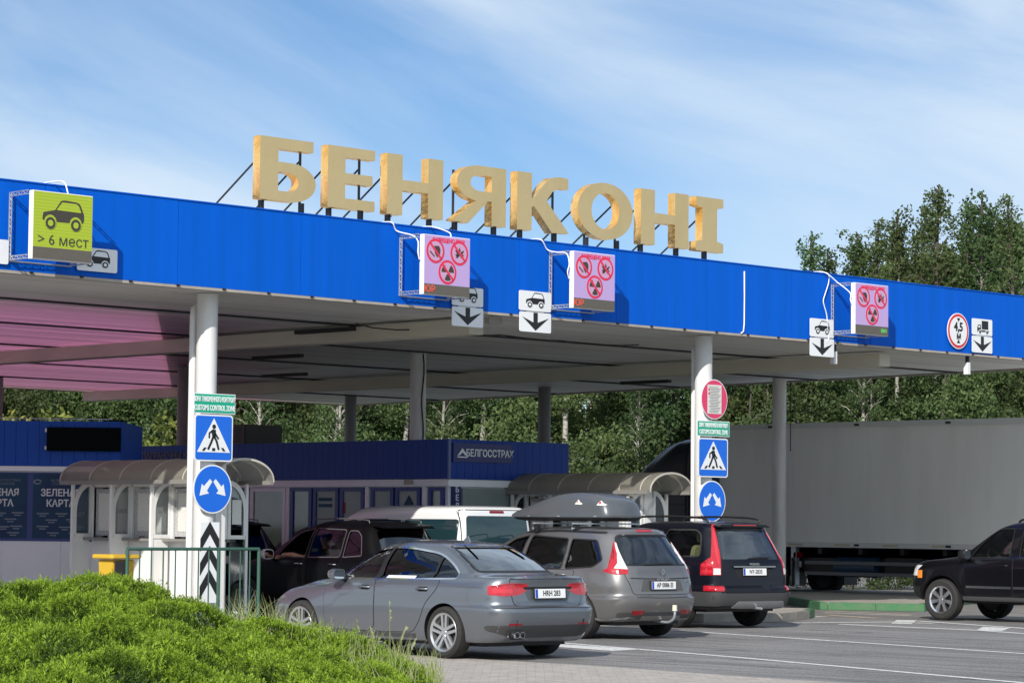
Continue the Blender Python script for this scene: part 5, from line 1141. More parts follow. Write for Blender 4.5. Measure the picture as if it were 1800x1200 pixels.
# ---------------------------------------------------------------- black off roader at the right edge
def make_offroader():
    P = paint('black_paint', (.003,.003,.005), .0, .3, .35, .3)
    rings = RG(
     ((.35,.37),(4.35,.36),(.80,.84,.78)), ((.08,.40),(4.60,.37),(.84,.895,.82)), ((.01,.54),(4.72,.50),(.865,.91,.85)), ((.0,.70),(4.74,.70),(.872,.918,.86)), ((.03,.88),(4.70,.88),(.872,.918,.855)), ((.05,.98),(4.64,.96),(.868,.912,.84)),
     ((.07,1.05),(4.52,1.015),(.858,.90,.82), dict(zc=.01)), ((.09,1.10),(4.1,1.06),(.84,.878,.79), dict(zc=.01)), ((.12,1.14),(3.52,1.12),(.805,.84,.75), dict(rf=.2)), ((.19,1.30),(3.25,1.27),(.765,.795,.71), dict(rf=.2)), ((.27,1.47),(2.95,1.46),(.715,.74,.665), dict(rf=.2)), ((.32,1.59),(2.72,1.585),(.675,.70,.62), dict(rf=.18)), ((.35,1.66),(2.55,1.655),(.62,.645,.57)),
     ((.42,1.695),(2.4,1.69),(.52,.55,.48)), ((.6,1.712),(2.2,1.71),(.32,.34,.3)), ((.9,1.72),(1.9,1.72),(.1,.1,.1)), rr=.2, rf=.30, bf=.08)
    cab = RG(((.4,.6),(3.4,.6),(.76,.80,.7)), ((.30,1.0),(3.55,1.0),(.78,.82,.7)), ((.30,1.12),(3.4,1.08),(.75,.78,.69)), ((.38,1.40),(2.98,1.38),(.67,.69,.62)), ((.44,1.60),(2.6,1.59),(.57,.60,.52)), ((.6,1.66),(2.3,1.655),(.4,.4,.38)), ((.9,1.665),(1.9,1.665),(.1,.1,.1)), rr=.15, rf=.2)
    w1 = rounded([(2.27,1.10),(3.17,1.09),(3.02,1.27),(2.72,1.52),(2.60,1.565),(2.27,1.585)], .05); w2 = rounded([(1.32,1.11),(2.13,1.10),(2.13,1.585),(1.32,1.58)], .05); w3 = rounded([(.42,1.14),(1.20,1.12),(1.20,1.57),(.58,1.55)], .06)
    ws = rounded([(-.68,1.15),(.68,1.15),(.58,1.59),(-.58,1.59)], .06); rw = rounded([(-.62,1.14),(.62,1.14),(.55,1.56),(-.55,1.56)], .06)
    mz = lambda z: z if z < .5 else z+(z-.5)*.085
    my = lambda y, z: y if z < 1.10 else y+.17
    for r in rings+cab:
        r['R'] = (r['R'][0], mz(r['R'][1])); r['F'] = (my(*r['F']), mz(r['F'][1]))
    w1, w2, w3 = [[(y+(.17 if k == 0 else .10 if k == 1 else 0), mz(z)) for y, z in w] for k, w in enumerate((w1, w2, w3))]
    ws, rw = [[(x, mz(z)) for x, z in w] for w in (ws, rw)]
    c = Car('off_road_car', 'black off road car with polished wheels at the right picture edge', 'car', (40.95,25.51,0), rad(0), rings, P, (1.12,3.90), .37, cab,
      [('x', w1, -1.2, 1.2), ('x', w2, -1.2, 1.2), ('x', w3, -1.2, 1.2), ('y', ws, 2.3, 4.2), ('y', rw, -.5, .7)], arch=.44)
    for sg in (-1, 1):
        for w, g in ((w1,'glass_clear'),(w2,'glass_clear'),(w3,'glass_dark')):
            q = c.patch('side_window', side(sg), w, M[g], -.012, 0); c.seam(side(sg), w+[w[0]], q, .02, 'window_seal', M['black'], .002)
        for d, hy in ((rounded([(2.34,1.13),(2.34,.47),(2.5,.44),(3.25,.45),(3.36,.6),(3.42,1.10)], .05),2.52), (rounded([(1.40,1.14),(1.48,.8),(1.58,.45),(2.32,.44),(2.32,1.13)], .05),1.60)):
            q = c.patch('door', side(sg), d, P, .0035, .004); c.seam(side(sg), d+[d[0]], q, .016, off=.0015); c.handle(sg, hy, 1.01, P, .2, q)
        for a0, a1 in ((3.34,2.36),(2.31,1.62)): c.patch('chrome_strip', side(sg), [(a0,.60),(a1,.60),(a1,.64),(a0,.64)], M['chrome'], .012, .012)
        c.patch('sill', side(sg), rounded([(1.55,.38),(3.42,.38),(3.42,.45),(1.55,.45)], .02), M['grey_trim'], .01, .012)
        c.seam(side(sg), [(3.9+.475*math.cos(rad(a)), .37+.475*math.sin(rad(a))) for a in range(0, 181, 9)], None, .05, 'wheel_arch_trim', P, .012)
        c.seam(side(sg), [(3.42,1.05),(4.0,1.005),(4.4,.94)], None, .010, 'crease', P, .006)
        w4 = lambda a, b, sg=sg: (Vector((sg*(.35+3*math.sin(rad(a))), 4.2+3*math.cos(rad(a)), b)), Vector((-sg*math.sin(rad(a)), -math.cos(rad(a)), 0)))
        c.patch('headlamp', w4, rounded([(72,.99),(62,.905),(62,.80),(8,.80),(8,.98)], .02), M['lens_clear'], .008, .02, .04, sc=(100,1))
        c.patch('turn_lamp', w4, rounded([(74,.90),(74,.76),(63,.76),(63,.90)], .01), M['lens_amber'], .008, .02, .04, sc=(100,1))
        o = c.mirror(sg*1.02, 3.30, 1.20, M['black'], .22, .18)
        rl = MB(); rl.tube(curve([(sg*.60,.55,1.785),(sg*.60,.65,1.84),(sg*.60,1.4,1.855),(sg*.58,2.25,1.84),(sg*.57,2.42,1.79)], 8), .02, 8); rl.build('roof_rail', M['black'], c.root, 50)
    c.patch('windscreen', front, ws, M['glass_clear'], -.006, 0); c.patch('rear_screen', rear, rw, M['glass_dark'], -.006, 0)
    b = c.patch('grille', front, rounded([(-.38,.68),(.38,.68),(.42,.93),(-.42,.93)], .03), M['chrome'], .006, .01)
    for k in range(7): c.patch('grille_slot', front, rrect(-.33+.1*k,.70,-.27+.1*k,.91,.02), M['black'], .009, .003, parent=b)
    c.patch('bumper', front, rounded([(-.84,.42),(.84,.42),(.86,.62),(-.86,.62)], .05), M['black'], .008, .012)
    MB().span((-.75,.4,.33), (.75,4.3,.40)).build('underbody', M['black'], c.root)
    c.wheels4((1.12,3.90), .915, .375, .245, .245, M['alloy_bright'], 'seven')
    c.seats((1.4,2.5), M['seat_beige'], .74, h=.60); c.steering(-.38, 3.08, 1.13)
    MB().span((-.70,3.2,.98), (.70,3.6,1.12)).build('dashboard', M['dark'], c.root, bevel=.03)
    return c
make_offroader()

# ---------------------------------------------------------------- black estate with an arm out of the window
def make_black(loc, rz, label, person_arm):
    P = M['black_gloss']
    rings = RG(((.40,.28),(4.35,.26),(.80,.84,.78)), ((.08,.31),(4.58,.28),(.85,.90,.82)), ((.0,.48),(4.68,.45),(.875,.925,.83)), ((-.01,.62),(4.70,.60),(.88,.93,.84)), ((.05,.68),(4.70,.66),(.875,.93,.84)),
     ((.06,.88),(4.62,.84),(.87,.925,.81)), ((.08,1.0),(4.45,.95),(.86,.915,.78)), ((.10,1.08),(4.1,1.02),(.845,.90,.76)), ((.14,1.14),(3.78,1.07),(.81,.865,.73)), ((.26,1.32),(3.38,1.28),(.75,.80,.67)),
     ((.36,1.48),(2.95,1.48),(.69,.735,.62)), ((.42,1.58),(2.65,1.58),(.64,.69,.57)), ((.46,1.645),(2.45,1.64),(.58,.63,.51)), ((.52,1.675),(2.3,1.675),(.48,.52,.42)), ((.7,1.695),(2.1,1.695),(.28,.32,.26)), ((.95,1.70),(1.9,1.70),(.1,.1,.1)), rr=.28)
    cab = RG(((.4,.6),(3.6,.6),(.78,.82,.7)), ((.33,1.0),(3.85,.98),(.77,.84,.69)), ((.34,1.12),(3.62,1.05),(.74,.80,.66)), ((.46,1.40),(3.1,1.38),(.65,.70,.58)), ((.55,1.58),(2.5,1.58),(.55,.60,.48)), ((.7,1.64),(2.2,1.64),(.36,.4,.35)), ((.95,1.65),(1.9,1.65),(.1,.1,.1)), rr=.18, rf=.25)
    w3 = rounded([(.52,1.12,.03),(1.02,1.09),(1.02,1.53),(.80,1.53),(.66,1.44)], .05); w2 = rounded([(1.10,1.09),(2.02,1.08),(2.02,1.565),(1.10,1.545)], .05); w1 = rounded([(2.12,1.08),(3.16,1.06),(3.0,1.23),(2.62,1.49),(2.12,1.565)], .05)
    rw = rounded([(-.62,1.10),(.62,1.10),(.54,1.54),(-.54,1.54)], .06); ws = rounded([(-.64,1.12),(.64,1.12),(.52,1.56),(-.52,1.56)], .06)
    c = Car('estate_car', label, 'car', loc, rz, rings, P, (1.0,3.80), .35, cab, [('x', w3, -1.2, 1.2), ('x', w2, -1.2, 1.2), ('x', w1, -1.2, 1.2), ('y', rw, -.5, .7), ('y', ws, 2.2, 4.4)])
    for sg in (-1, 1):
        for w, g in ((w1,'glass_clear'),(w2,'glass_clear'),(w3,'glass_dark')):
            if w is w1 and person_arm and sg < 0: c.seam(side(sg), w+[w[0]], None, .016, 'window_trim', M['roof_rail'], .003); continue
            q = c.patch('side_window', side(sg), w, M[g], -.012, 0); c.seam(side(sg), w+[w[0]], q, .016, 'window_trim', M['roof_rail'], .003)
        for d, hy in ((rounded([(2.05,1.07),(2.05,.40),(2.2,.33),(3.1,.34),(3.25,.55),(3.28,1.03)], .06),2.24), (rounded([(1.0,1.09),(1.15,.8),(1.36,.5),(1.42,.34),(2.03,.33),(2.03,1.07)], .06),1.26)):
            q = c.patch('door', side(sg), d, P, .0035, .004); c.seam(side(sg), d+[d[0]], q, .016, off=.0015); c.handle(sg, hy, .97, M['chrome'], .2, q)
        c.patch('tail_lamp', wrap(sg, .42, .6), rounded([(62,1.02),(62,.88),(18,.88),(14,1.02)], .03), M['lens_red'], .007, .02, .03, sc=(80,1))
        c.mirror(sg*1.02, 3.08, 1.12, M['white'] if sg < 0 else P, .22, .17); c.patch('headlamp', side(sg), [(4.1,.93),(4.4,.88),(4.52,.74),(4.2,.78)], M['lens_clear'], .004, .01)  # left mirror housing painted white to stand for its lit glass
        rl = MB(); rl.tube(curve([(sg*.57,.62,1.655),(sg*.575,.72,1.71),(sg*.575,1.5,1.73),(sg*.56,2.2,1.715),(sg*.55,2.32,1.66)], 8), .011, 8); rl.build('roof_rail', M['roof_rail'], c.root, 50)
    c.patch('rear_screen', rear, rw, M['glass_blue'], -.006, 0); c.patch('windscreen', front, ws, M['glass'], -.006, 0)
    sp = MB(); sp.prism([(-.60,1.60),(-.50,1.645),(.50,1.645),(.60,1.60)], lambda a, z: (a,.22,z-.025), lambda a, z: (a*.98,.60,z+.015)); sp.build('roof_spoiler', P, c.root, 40, .012)
    c.plate('AK 5210-4', .03, .80, -2); MB().span((-.72,.4,.25), (.72,4.2,.31)).build('underbody', M['black'], c.root)
    c.wheels4((1.0,3.80), .92, .35, .22, .23, M['alloy'], 'ten')
    c.seats((1.25,2.35), M['seat_grey'], .64, h=.62); c.steering(-.38, 2.95, 1.0)
    MB().span((-.68,3.1,.92), (.68,3.6,1.05)).build('dashboard', M['dark'], c.root, bevel=.03)
    return c
M['roof_rail'] = mat('dull_roof_rail', (.16,.16,.17), .4, .5); M['black_gloss'] = paint('black_gloss_paint', (.003,.003,.004), .0, .4, .08, .12)
BX, BY, BZ = 30.22, 32.8, rad(-1)
bc = make_black((BX,BY,0), BZ, 'black estate car with the driver\'s bare forearm resting on the open window', True)
make_black((32.6,39.9,0), rad(2), 'black car further ahead, mostly hidden beyond the left booth', False)

bc.root.scale = (1, .88, 1)
# driver: seated body as one skinned surface
M['skin'] = mat('skin', (.52,.27,.18), .55); M['shirt'] = mat('dark_shirt', (.03,.032,.04), .85); M['trouser'] = mat('dark_trousers', (.02,.024,.035), .85); M['lip'] = mat('lips', (.34,.12,.10), .6); M['hair'] = mat('dark_hair', (.015,.012,.01), .7)
def skin_body(name, verts, edges, radii, mt, parent=None, root=0, sub=2):
    me = bpy.data.meshes.new(name); me.from_pydata(verts, edges, []); o = bpy.data.objects.new(name, me); COL.objects.link(o)
    md = o.modifiers.new('s', 'SKIN'); md.use_smooth_shade = True
    for i, r in enumerate(radii): me.skin_vertices[0].data[i].radius = (r, r) if not isinstance(r, tuple) else r
    me.skin_vertices[0].data[root].use_root = True
    o.modifiers.new('u', 'SUBSURF').levels = sub
    bpy.context.view_layer.update(); m2 = bpy.data.meshes.new_from_object(o.evaluated_get(bpy.context.evaluated_depsgraph_get()))
    bpy.data.objects.remove(o); return link(name, m2, mt, parent, True)
pr = thing('person', 'person driving the black estate, bare forearm resting out of the open window', 'person', (BX,BY,0), BZ)
sx_, sy_ = -.40, 1.98
V_ = [(sx_,sy_,.70),(sx_,sy_-.06,.90),(sx_,sy_-.12,1.10),(sx_,sy_-.14,1.20),(sx_,sy_-.12,1.27),(sx_,sy_-.095,1.36),(sx_,sy_-.10,1.45),
      (sx_-.19,sy_-.10,1.16),(sx_-.36,sy_+.06,1.06),(sx_-.445,sy_+.22,1.115),(sx_-.47,sy_+.40,1.118),(sx_-.48,sy_+.48,1.10),
      (sx_+.19,sy_-.10,1.16),(sx_+.24,sy_+.12,.98),(sx_+.12,sy_+.40,1.0),
      (sx_-.10,sy_+.22,.68),(sx_-.11,sy_+.52,.66),(sx_-.10,sy_+.68,.40),(sx_+.10,sy_+.22,.68),(sx_+.11,sy_+.52,.66),(sx_+.10,sy_+.68,.40)]
E_ = [(0,1),(1,2),(2,3),(3,4),(4,5),(5,6),(2,7),(7,8),(8,9),(9,10),(10,11),(2,12),(12,13),(13,14),(0,15),(15,16),(16,17),(0,18),(18,19),(19,20)]
R_ = [.11,.11,.125,.07,.062,.108,.112,.07,.05,.045,.036,.038,.07,.05,.036,.09,.07,.05,.09,.07,.05]
body = skin_body('body', V_, E_, R_, M['skin'], pr)
hx, hy, hz = sx_-.48, sy_+.48, 1.10
for k, (dx, dl) in enumerate(((-.03,.075),(-.012,.09),(.008,.092),(.026,.08))):
    skin_body('finger', [(hx+dx,hy+.02,hz),(hx+dx*1.2-.012,hy+.055,hz-.004),(hx+dx*1.3-.03,hy+.055+dl*.45,hz-.03),(hx+dx*1.3-.035,hy+.05+dl*.5,hz-.065)], [(0,1),(1,2),(2,3)], [.010,.010,.009,.007], M['skin'], body, 0, 1)
for k, (dx, dl) in enumerate(((-.03,.07),(-.012,.085),(.008,.085),(.026,.07))):
    skin_body('finger', [(sx_+.12+dx,sy_+.40,1.0),(sx_+.12+dx*1.2,sy_+.45,1.0),(sx_+.12+dx*1.2,sy_+.47+dl*.3,.97),(sx_+.12+dx*1.2,sy_+.45,.945)], [(0,1),(1,2),(2,3)], [.010,.010,.009,.007], M['skin'], body, 0, 1)
skin_body('thumb', [(sx_+.09,sy_+.39,1.0),(sx_+.06,sy_+.43,1.0),(sx_+.055,sy_+.46,.99)], [(0,1),(1,2)], [.012,.011,.009], M['skin'], body, 0, 1)
skin_body('thumb', [(hx+.02,hy-.01,hz),(hx+.05,hy+.03,hz-.005),(hx+.055,hy+.07,hz-.012)], [(0,1),(1,2)], [.012,.011,.009], M['skin'], body, 0, 1)
skin_body('shirt', [(sx_,sy_+.0,.62),V_[1],V_[2],(sx_,sy_-.13,1.17),V_[7],(sx_-.30,sy_+.0,1.10),V_[12],(sx_+.23,sy_+.04,1.05)], [(0,1),(1,2),(2,3),(2,4),(4,5),(2,6),(6,7)], [.178,.178,.185,.085,.088,.07,.088,.07], M['shirt'], pr)
skin_body('trousers', [V_[0],V_[15],V_[16],V_[17],V_[18],V_[19],V_[20],(sx_,sy_-.03,.80)], [(0,1),(1,2),(2,3),(0,4),(4,5),(5,6),(0,7)], [.13,.105,.085,.066,.105,.085,.066,.15], M['trouser'], pr)
skin_body('hair', [(sx_,sy_-.14,1.38),(sx_,sy_-.13,1.45),(sx_,sy_-.085,1.475)], [(0,1),(1,2)], [.098,.112,.095], M['hair'], pr)
MB().prism([(-.014,0),(.014,0),(.009,.045),(-.009,.045)], lambda a, c: (sx_+a,sy_+.005,1.37+c), lambda a, c: (sx_+a*.6,sy_+.028-.02*c/.045,1.37+c)).build('nose', M['skin'], body, True)
for e in (-1, 1):
    MB().lathe([(-.008,.004),(0,.010),(.008,.004)], (sx_+e*.034,sy_-.022,1.425), n=10).build('eye', M['hair'], body, True)
    MB().prism([(x*.6,z) for x, z in disc(0,0,.032,12)], lambda a, c: (sx_+e*.094,sy_-.10+a,1.39+c), lambda a, c: (sx_+e*.108,sy_-.105+a,1.39+c)).build('ear', M['skin'], body, 60)
MB().box((sx_,sy_+.0,1.335), (.042,.02,.009)).build('mouth', M['lip'], body)

# ---------------------------------------------------------------- white van
def make_van():
    P = mat('white_van_paint', (.72,.73,.74), .25, coat=1.)
    rings = RG(((.30,.28),(4.5,.26),(.82,.86,.80)), ((.06,.32),(4.72,.28),(.88,.93,.84)), ((.0,.50),(4.86,.46),(.90,.95,.86)), ((.0,.66),(4.89,.62),(.90,.952,.86)), ((.04,.72),(4.89,.70),(.90,.952,.86)), ((.05,1.0),(4.75,.95),(.895,.95,.84)),
      ((.06,1.15),(4.45,1.08),(.885,.94,.82)), ((.08,1.30),(4.2,1.24),(.875,.925,.81)), ((.10,1.55),(3.85,1.50),(.855,.895,.78)), ((.13,1.78),(3.5,1.74),(.83,.86,.74)), ((.15,1.88),(3.3,1.85),(.805,.835,.70)), ((.18,1.93),(3.15,1.91),(.76,.79,.65)), ((.26,1.96),(2.95,1.95),(.66,.69,.55)), ((.7,1.98),(2.5,1.98),(.3,.3,.3)), rr=.14, rf=.35, br=.03)
    w = [rounded([(a,1.16),(b,1.15),(b,1.74),(a,1.74)], .06) for a, b in ((.20,1.52),(1.62,2.75))]+[rounded([(2.86,1.14),(3.75,1.12),(3.55,1.36),(3.18,1.70),(2.86,1.73)], .06)]
    rw = rounded([(-.74,1.14),(.74,1.14),(.70,1.80),(-.70,1.80)], .07)
    c = Car('van', 'white van under the canopy with a large tinted rear window', 'van', (32.16,32.78,0), rad(-1), rings, P, (.98,3.98), .34)
    for sg in (-1, 1):
        for k, q in enumerate(w): c.patch('side_window', side(sg), q, M['van_glass'], .004, .01)
        c.patch('tail_lamp', wrap(sg, .6, .5), rounded([(62,1.12),(62,.72),(36,.72),(36,1.12)], .02), M['lens_red'], .007, .02, .03, sc=(80,1))
        c.mirror(sg*1.05, 3.75, 1.25, M['black'], .2, .26)
        c.seam(side(sg), [(2.80,1.74),(2.80,.4)], None, .014); c.seam(side(sg), [(1.57,1.74),(1.57,.4)], None, .014); c.seam(side(sg), [(.3,1.06),(2.8,1.04)], None, .02)
    r_ = c.patch('rear_window', rear, rw, M['van_glass'], .004, .01); c.patch('windscreen', front, rounded([(-.7,1.2),(.7,1.2),(.6,1.72),(-.6,1.72)], .05), M['van_glass'], .004, .01)
    tg = rounded([(-.80,1.9),(-.82,.68),(.82,.68),(.80,1.9)], .06); c.seam(rear, tg+[tg[0]], None, .014)
    c.patch('high_brake_lamp', rear, rounded([(-.17,1.85),(.17,1.85),(.16,1.885),(-.16,1.885)], .01), M['lens_dark'], .012, .015)
    c.seam(rear, [(.0,1.14),(.45,1.17)], None, .02, 'rear_wiper', M['black'], .02)
    c.plate('7AXO 318', .02, .88); MB().span((-.75,.4,.24), (.75,4.4,.30)).build('underbody', M['black'], c.root)
    c.patch('bumper', rear, rounded([(-.86,.36),(.86,.36),(.86,.62),(-.86,.62)], .04), M['grey_trim'], .01, .015)
    c.wheels4((.98,3.98), .94, .34, .205, .21, M['alloy'], 'ten')
M['van_glass'] = mat('van_glass', (.012,.035,.042), .03, spec=.8)
make_van()

# ---------------------------------------------------------------- lorry
M['box_grey'] = mat('trailer_side', (.84,.84,.81), .5, noise=(.8,.6,(.66,.66,.62),(1,1,.2)))
t = thing('semi_trailer', 'long pale grey box trailer behind the right columns', 'trailer', (50.9,43.0,0)); TX, TL, TB, TT = -1.3, 13.6, 1.22, 4.10
b = MB(); y = -.0
MB().span((TX+.006,-TL,TB), (-TX,0,TT)).build('box', M['box_grey'], t)
b = MB(); k = 0
while k*1.133 < TL-.1: b.span((TX,-(k+1)*1.133+.006,TB+.10), (TX+.008,-k*1.133-.006,TT-.10)); k += 1
b.build('side_panels', M['box_grey'], t)
b = MB()
for z0, z1 in ((TB-.02,TB+.10),(TT-.10,TT+.02)): b.span((TX-.02,-TL,z0), (TX+.03,0,z1))
for y0, y1 in ((-TL,-TL+.1),(-.12,0)): b.span((TX-.018,y0,TB+.1), (TX+.03,y1,TT-.1))
b.build('edge_rails', mat('trailer_rail', (.62,.63,.62), .45, .1), t)
for y in (-1.6,-4.2,-6.8,-9.4,-12): 
    for z in (TB+.04,TT-.05): MB().span((TX-.032,y-.07,z-.025), (TX-.021,y+.07,z+.025)).build('marker_lamp', M['black'], t)
b = MB(); b.span((TX+.05,-6.2,.55), (TX+.10,-2.6,.63)).span((TX+.05,-6.2,.80), (TX+.10,-2.6,.88)); b.build('side_guard', mat('dull_side_guard', (.16,.17,.18), .6, .3), t)
MB().span((TX+.35,-13.2,.95), (TX+.55,-.5,1.2)).span((-TX-.55,-13.2,.95), (-TX-.35,-.5,1.2)).build('chassis_beam', M['steel'], t)
MB().span((TX+.12,-6.0,.55), (TX+.6,-4.9,.98)).build('pallet_box', M['black'], t, bevel=.02)
MB().cyl((TX+.35,-4.6,.75), (TX+.35,-3.4,.75), .24, n=20).build('air_tank', mat('blue_tank', (.02,.05,.10), .4), t, 40)
for y in (-2.2,): MB().span((TX+.12,y-.07,.3), (TX+.26,y+.07,1.2)).build('landing_leg', M['galv'], t)
for y in (-8.3,-9.6,-10.9):
    for x in (TX+.02, -TX-.02):
        sg = 1 if x > 0 else -1; h = MB().cyl((x-sg*.1,y,.5), (x-sg*.3,y,.5), .3, n=20).build('wheel', M['black'], t, 40)
        MB().lathe([(x-sg*.32,.30),(x-sg*.31,.48),(x-sg*.27,.5),(x-sg*.06,.5),(x-sg*.01,.47),(x,.31),(x-sg*.03,.28)], (0,y,.5), n=36).build('tyre', M['rubber'], h, 30)
        MB().lathe([(x-sg*.03,.29),(x-sg*.10,.22),(x-sg*.10,.0),(x-sg*.14,.0),(x-sg*.14,.3)], (0,y,.5), n=28).build('rim', M['galv'], h, 30)
for x in (-.55,.0,.55): MB().span((TX+.9+x,-13.0,.62), (TX+.95+x,-.6,1.19)).build('underframe', M['black'], t)
for y in np.arange(-12.6,-.6,1.2): MB().span((TX+.12,y-.06,1.05), (-TX-.12,y+.06,1.19)).build('cross_member', M['black'], t)
for y in (-12.9,-7.4): MB().span((TX+.14,y,.45), (TX+.18,y+.03,1.15)).build('stay', M['black'], t)
MB().span((TX+.14,-7.6,.52), (TX+.55,-6.5,1.0)).build('tool_box', M['black'], t, bevel=.03)
b = MB()
for k in range(9): b.span((TX-.023,-1.2-1.4*k,TB+.015), (TX-.0205,-.75-1.4*k,TB+.06))
b.build('reflective_tape', mat('yellow_tape', (.5,.45,.3), .5), t)
t = thing('lorry_tractor', 'dark blue lorry cab in front of the grey box trailer', 'lorry', (50.9,46.2,0)); C_ = mat('dark_blue_cab', (.006,.008,.014), .4, coat=.15, spec=.3)
cb = RG(((-2.05,.9),(-.15,.75),(1.22,1.23,1.18)), ((-2.1,1.1),(-.02,1.0),(1.24,1.25,1.2)), ((-2.1,1.9),(.02,1.9),(1.24,1.25,1.2)), ((-2.1,2.7),(-.08,2.65),(1.24,1.25,1.18)), ((-2.1,3.0),(-.22,2.95),(1.23,1.24,1.15)), ((-2.1,3.45),(-.62,3.35),(1.20,1.20,1.05)), ((-2.1,3.72),(-1.05,3.65),(1.10,1.10,.95)), ((-2.0,3.82),(-1.4,3.8),(.8,.8,.7)), rr=.08, rf=.3, br=.02)
me = shell(cb, .08); link('cab', me, C_, t, 35)
for z in (2.75, 2.2, 1.6): 
    for sg in (-1, 1): MB().span((sg*1.252-.006,-2.0,z-.015), (sg*1.252+.006,-.35,z+.015)).build('cab_crease', M['black'], t)
for sg in (-1, 1):
    MB().sidep(rounded([(-1.25,1.95),(-.35,1.9),(-.38,2.62),(-1.25,2.62)], .06), sg*1.246, sg*1.262).build('side_window', M['van_glass'], t)
    m2 = MB().span((sg*1.45-.12,-.25,1.95), (sg*1.45+.12,-.12,2.55)).build('wing_mirror', M['black'], t, bevel=.03); MB().tube([(sg*1.2,-.2,2.6),(sg*1.45,-.18,2.65),(sg*1.45,-.18,2.5)], .02, 6).build('mirror_arm', M['black'], m2)
    for y in (-.95, -4.6):
        x = sg*1.22; h = MB().cyl((x-sg*.1,y,.5), (x-sg*.3,y,.5), .3, n=20).build('wheel', M['black'], t, 40)
        MB().lathe([(x-sg*.32,.30),(x-sg*.31,.48),(x-sg*.27,.5),(x-sg*.06,.5),(x-sg*.01,.47),(x,.31),(x-sg*.03,.28)], (0,y,.5), n=36).build('tyre', M['rubber'], h, 30)
        MB().lathe([(x-sg*.03,.29),(x-sg*.02,.20),(x-sg*.08,.0),(x-sg*.14,.0),(x-sg*.14,.3)], (0,y,.5), n=28).build('rim', M['galv'], h, 30)
        MB().sidep(arc(y,.5,.66,0,180,12)+arc(y,.5,.60,180,0,12), min(x,x-sg*.5), max(x,x-sg*.5)).build('mudguard', M['black'], t)
for sg in (-1, 1):
    f = MB().span((sg*.98-.25,-5.42,.28), (sg*.98+.25,-5.38,.95)).build('mud_flap', M['black'], t)
    MB().span((sg*.98-.2,-5.46,.72), (sg*.98+.2,-5.425,.86)).build('flap_panel', M['paper'], f); MB().span((sg*.98-.2,-5.50,.95), (sg*.98+.2,-5.40,1.07)).build('tail_lamp', M['lens_dark'], t)
MB().span((-.5,-5.6,.6), (-.3,-.3,.9)).span((.3,-5.6,.6), (.5,-.3,.9)).build('chassis_beam', M['steel'], t)
MB().span((-1.2,-3.7,.45), (-.6,-2.2,1.0)).build('fuel_tank', M['galv'], t, bevel=.06)

# ---------------------------------------------------------------- vegetation
def leaf_mat(name, c1, c2, tr=.35, objvar=.0):
    m_ = bpy.data.materials.new(name); m_.use_nodes = True; t = m_.node_tree; K = t.links; b = t.nodes['Principled BSDF']; b.inputs['Roughness'].default_value = .55; b.inputs['Specular IOR Level'].default_value = .3
    a = t.nodes.new('ShaderNodeAttribute'); a.attribute_name = 'tint'
    x = t.nodes.new('ShaderNodeMix'); x.data_type = 'RGBA'; K.new(a.outputs['Fac'], x.inputs[0]); x.inputs[6].default_value = (*c1,1); x.inputs[7].default_value = (*c2,1)
    src = x.outputs[2]
    if objvar:
        oi = t.nodes.new('ShaderNodeObjectInfo'); h = t.nodes.new('ShaderNodeHueSaturation')
        r = t.nodes.new('ShaderNodeMapRange'); r.inputs[3].default_value = .5-objvar*.025; r.inputs[4].default_value = .5+objvar*.05; K.new(oi.outputs['Random'], r.inputs[0]); K.new(r.outputs[0], h.inputs['Hue'])
        r2 = t.nodes.new('ShaderNodeMapRange'); r2.inputs[3].default_value = 1-objvar*.5; r2.inputs[4].default_value = 1+objvar*.5; mu = t.nodes.new('ShaderNodeMath'); mu.operation = 'FRACT'; m3 = t.nodes.new('ShaderNodeMath'); m3.operation = 'MULTIPLY'; m3.inputs[1].default_value = 7.31
        K.new(oi.outputs['Random'], m3.inputs[0]); K.new(m3.outputs[0], mu.inputs[0]); K.new(mu.outputs[0], r2.inputs[0]); K.new(r2.outputs[0], h.inputs['Value']); K.new(src, h.inputs['Color']); src = h.outputs[0]
    K.new(src, b.inputs['Base Color'])
    tl = t.nodes.new('ShaderNodeBsdfTranslucent'); K.new(src, tl.inputs[0]); mx_ = t.nodes.new('ShaderNodeMixShader'); mx_.inputs[0].default_value = tr
    K.new(b.outputs[0], mx_.inputs[1]); K.new(tl.outputs[0], mx_.inputs[2]); K.new(mx_.outputs[0], t.nodes['Material Output'].inputs[0]); return m_
M['leaf'] = leaf_mat('forest_leaves', (.060,.098,.034), (.125,.17,.062), .40, .7)
M['leaf_y'] = leaf_mat('yellowing_leaves', (.16,.18,.035), (.27,.26,.06), .35, .6)
M['bark'] = mat('grey_bark', (.10,.09,.075), .9, noise=(6,.8,(.05,.045,.04)))
M['birch'] = mat('birch_bark', (.46,.44,.40), .8, noise=(5,.8,(.10,.09,.08),(1,1,2.5)))
_t = M['birch'].node_tree; _b = _t.nodes['Principled BSDF']; _src = _b.inputs['Base Color'].links[0].from_socket     # brown twigs and tops, pale lower stem
_c = _t.nodes.new('ShaderNodeTexCoord'); _z = _t.nodes.new('ShaderNodeSeparateXYZ'); _t.links.new(_c.outputs['Object'], _z.inputs[0]); _m = _t.nodes.new('ShaderNodeMapRange'); _m.inputs[1].default_value = 7.0; _m.inputs[2].default_value = 10.0; _t.links.new(_z.outputs['Z'], _m.inputs[0])
_x = _t.nodes.new('ShaderNodeMix'); _x.data_type = 'RGBA'; _t.links.new(_m.outputs[0], _x.inputs[0]); _t.links.new(_src, _x.inputs[6]); _x.inputs[7].default_value = (.075,.06,.045,1); _t.links.new(_x.outputs[2], _b.inputs['Base Color'])
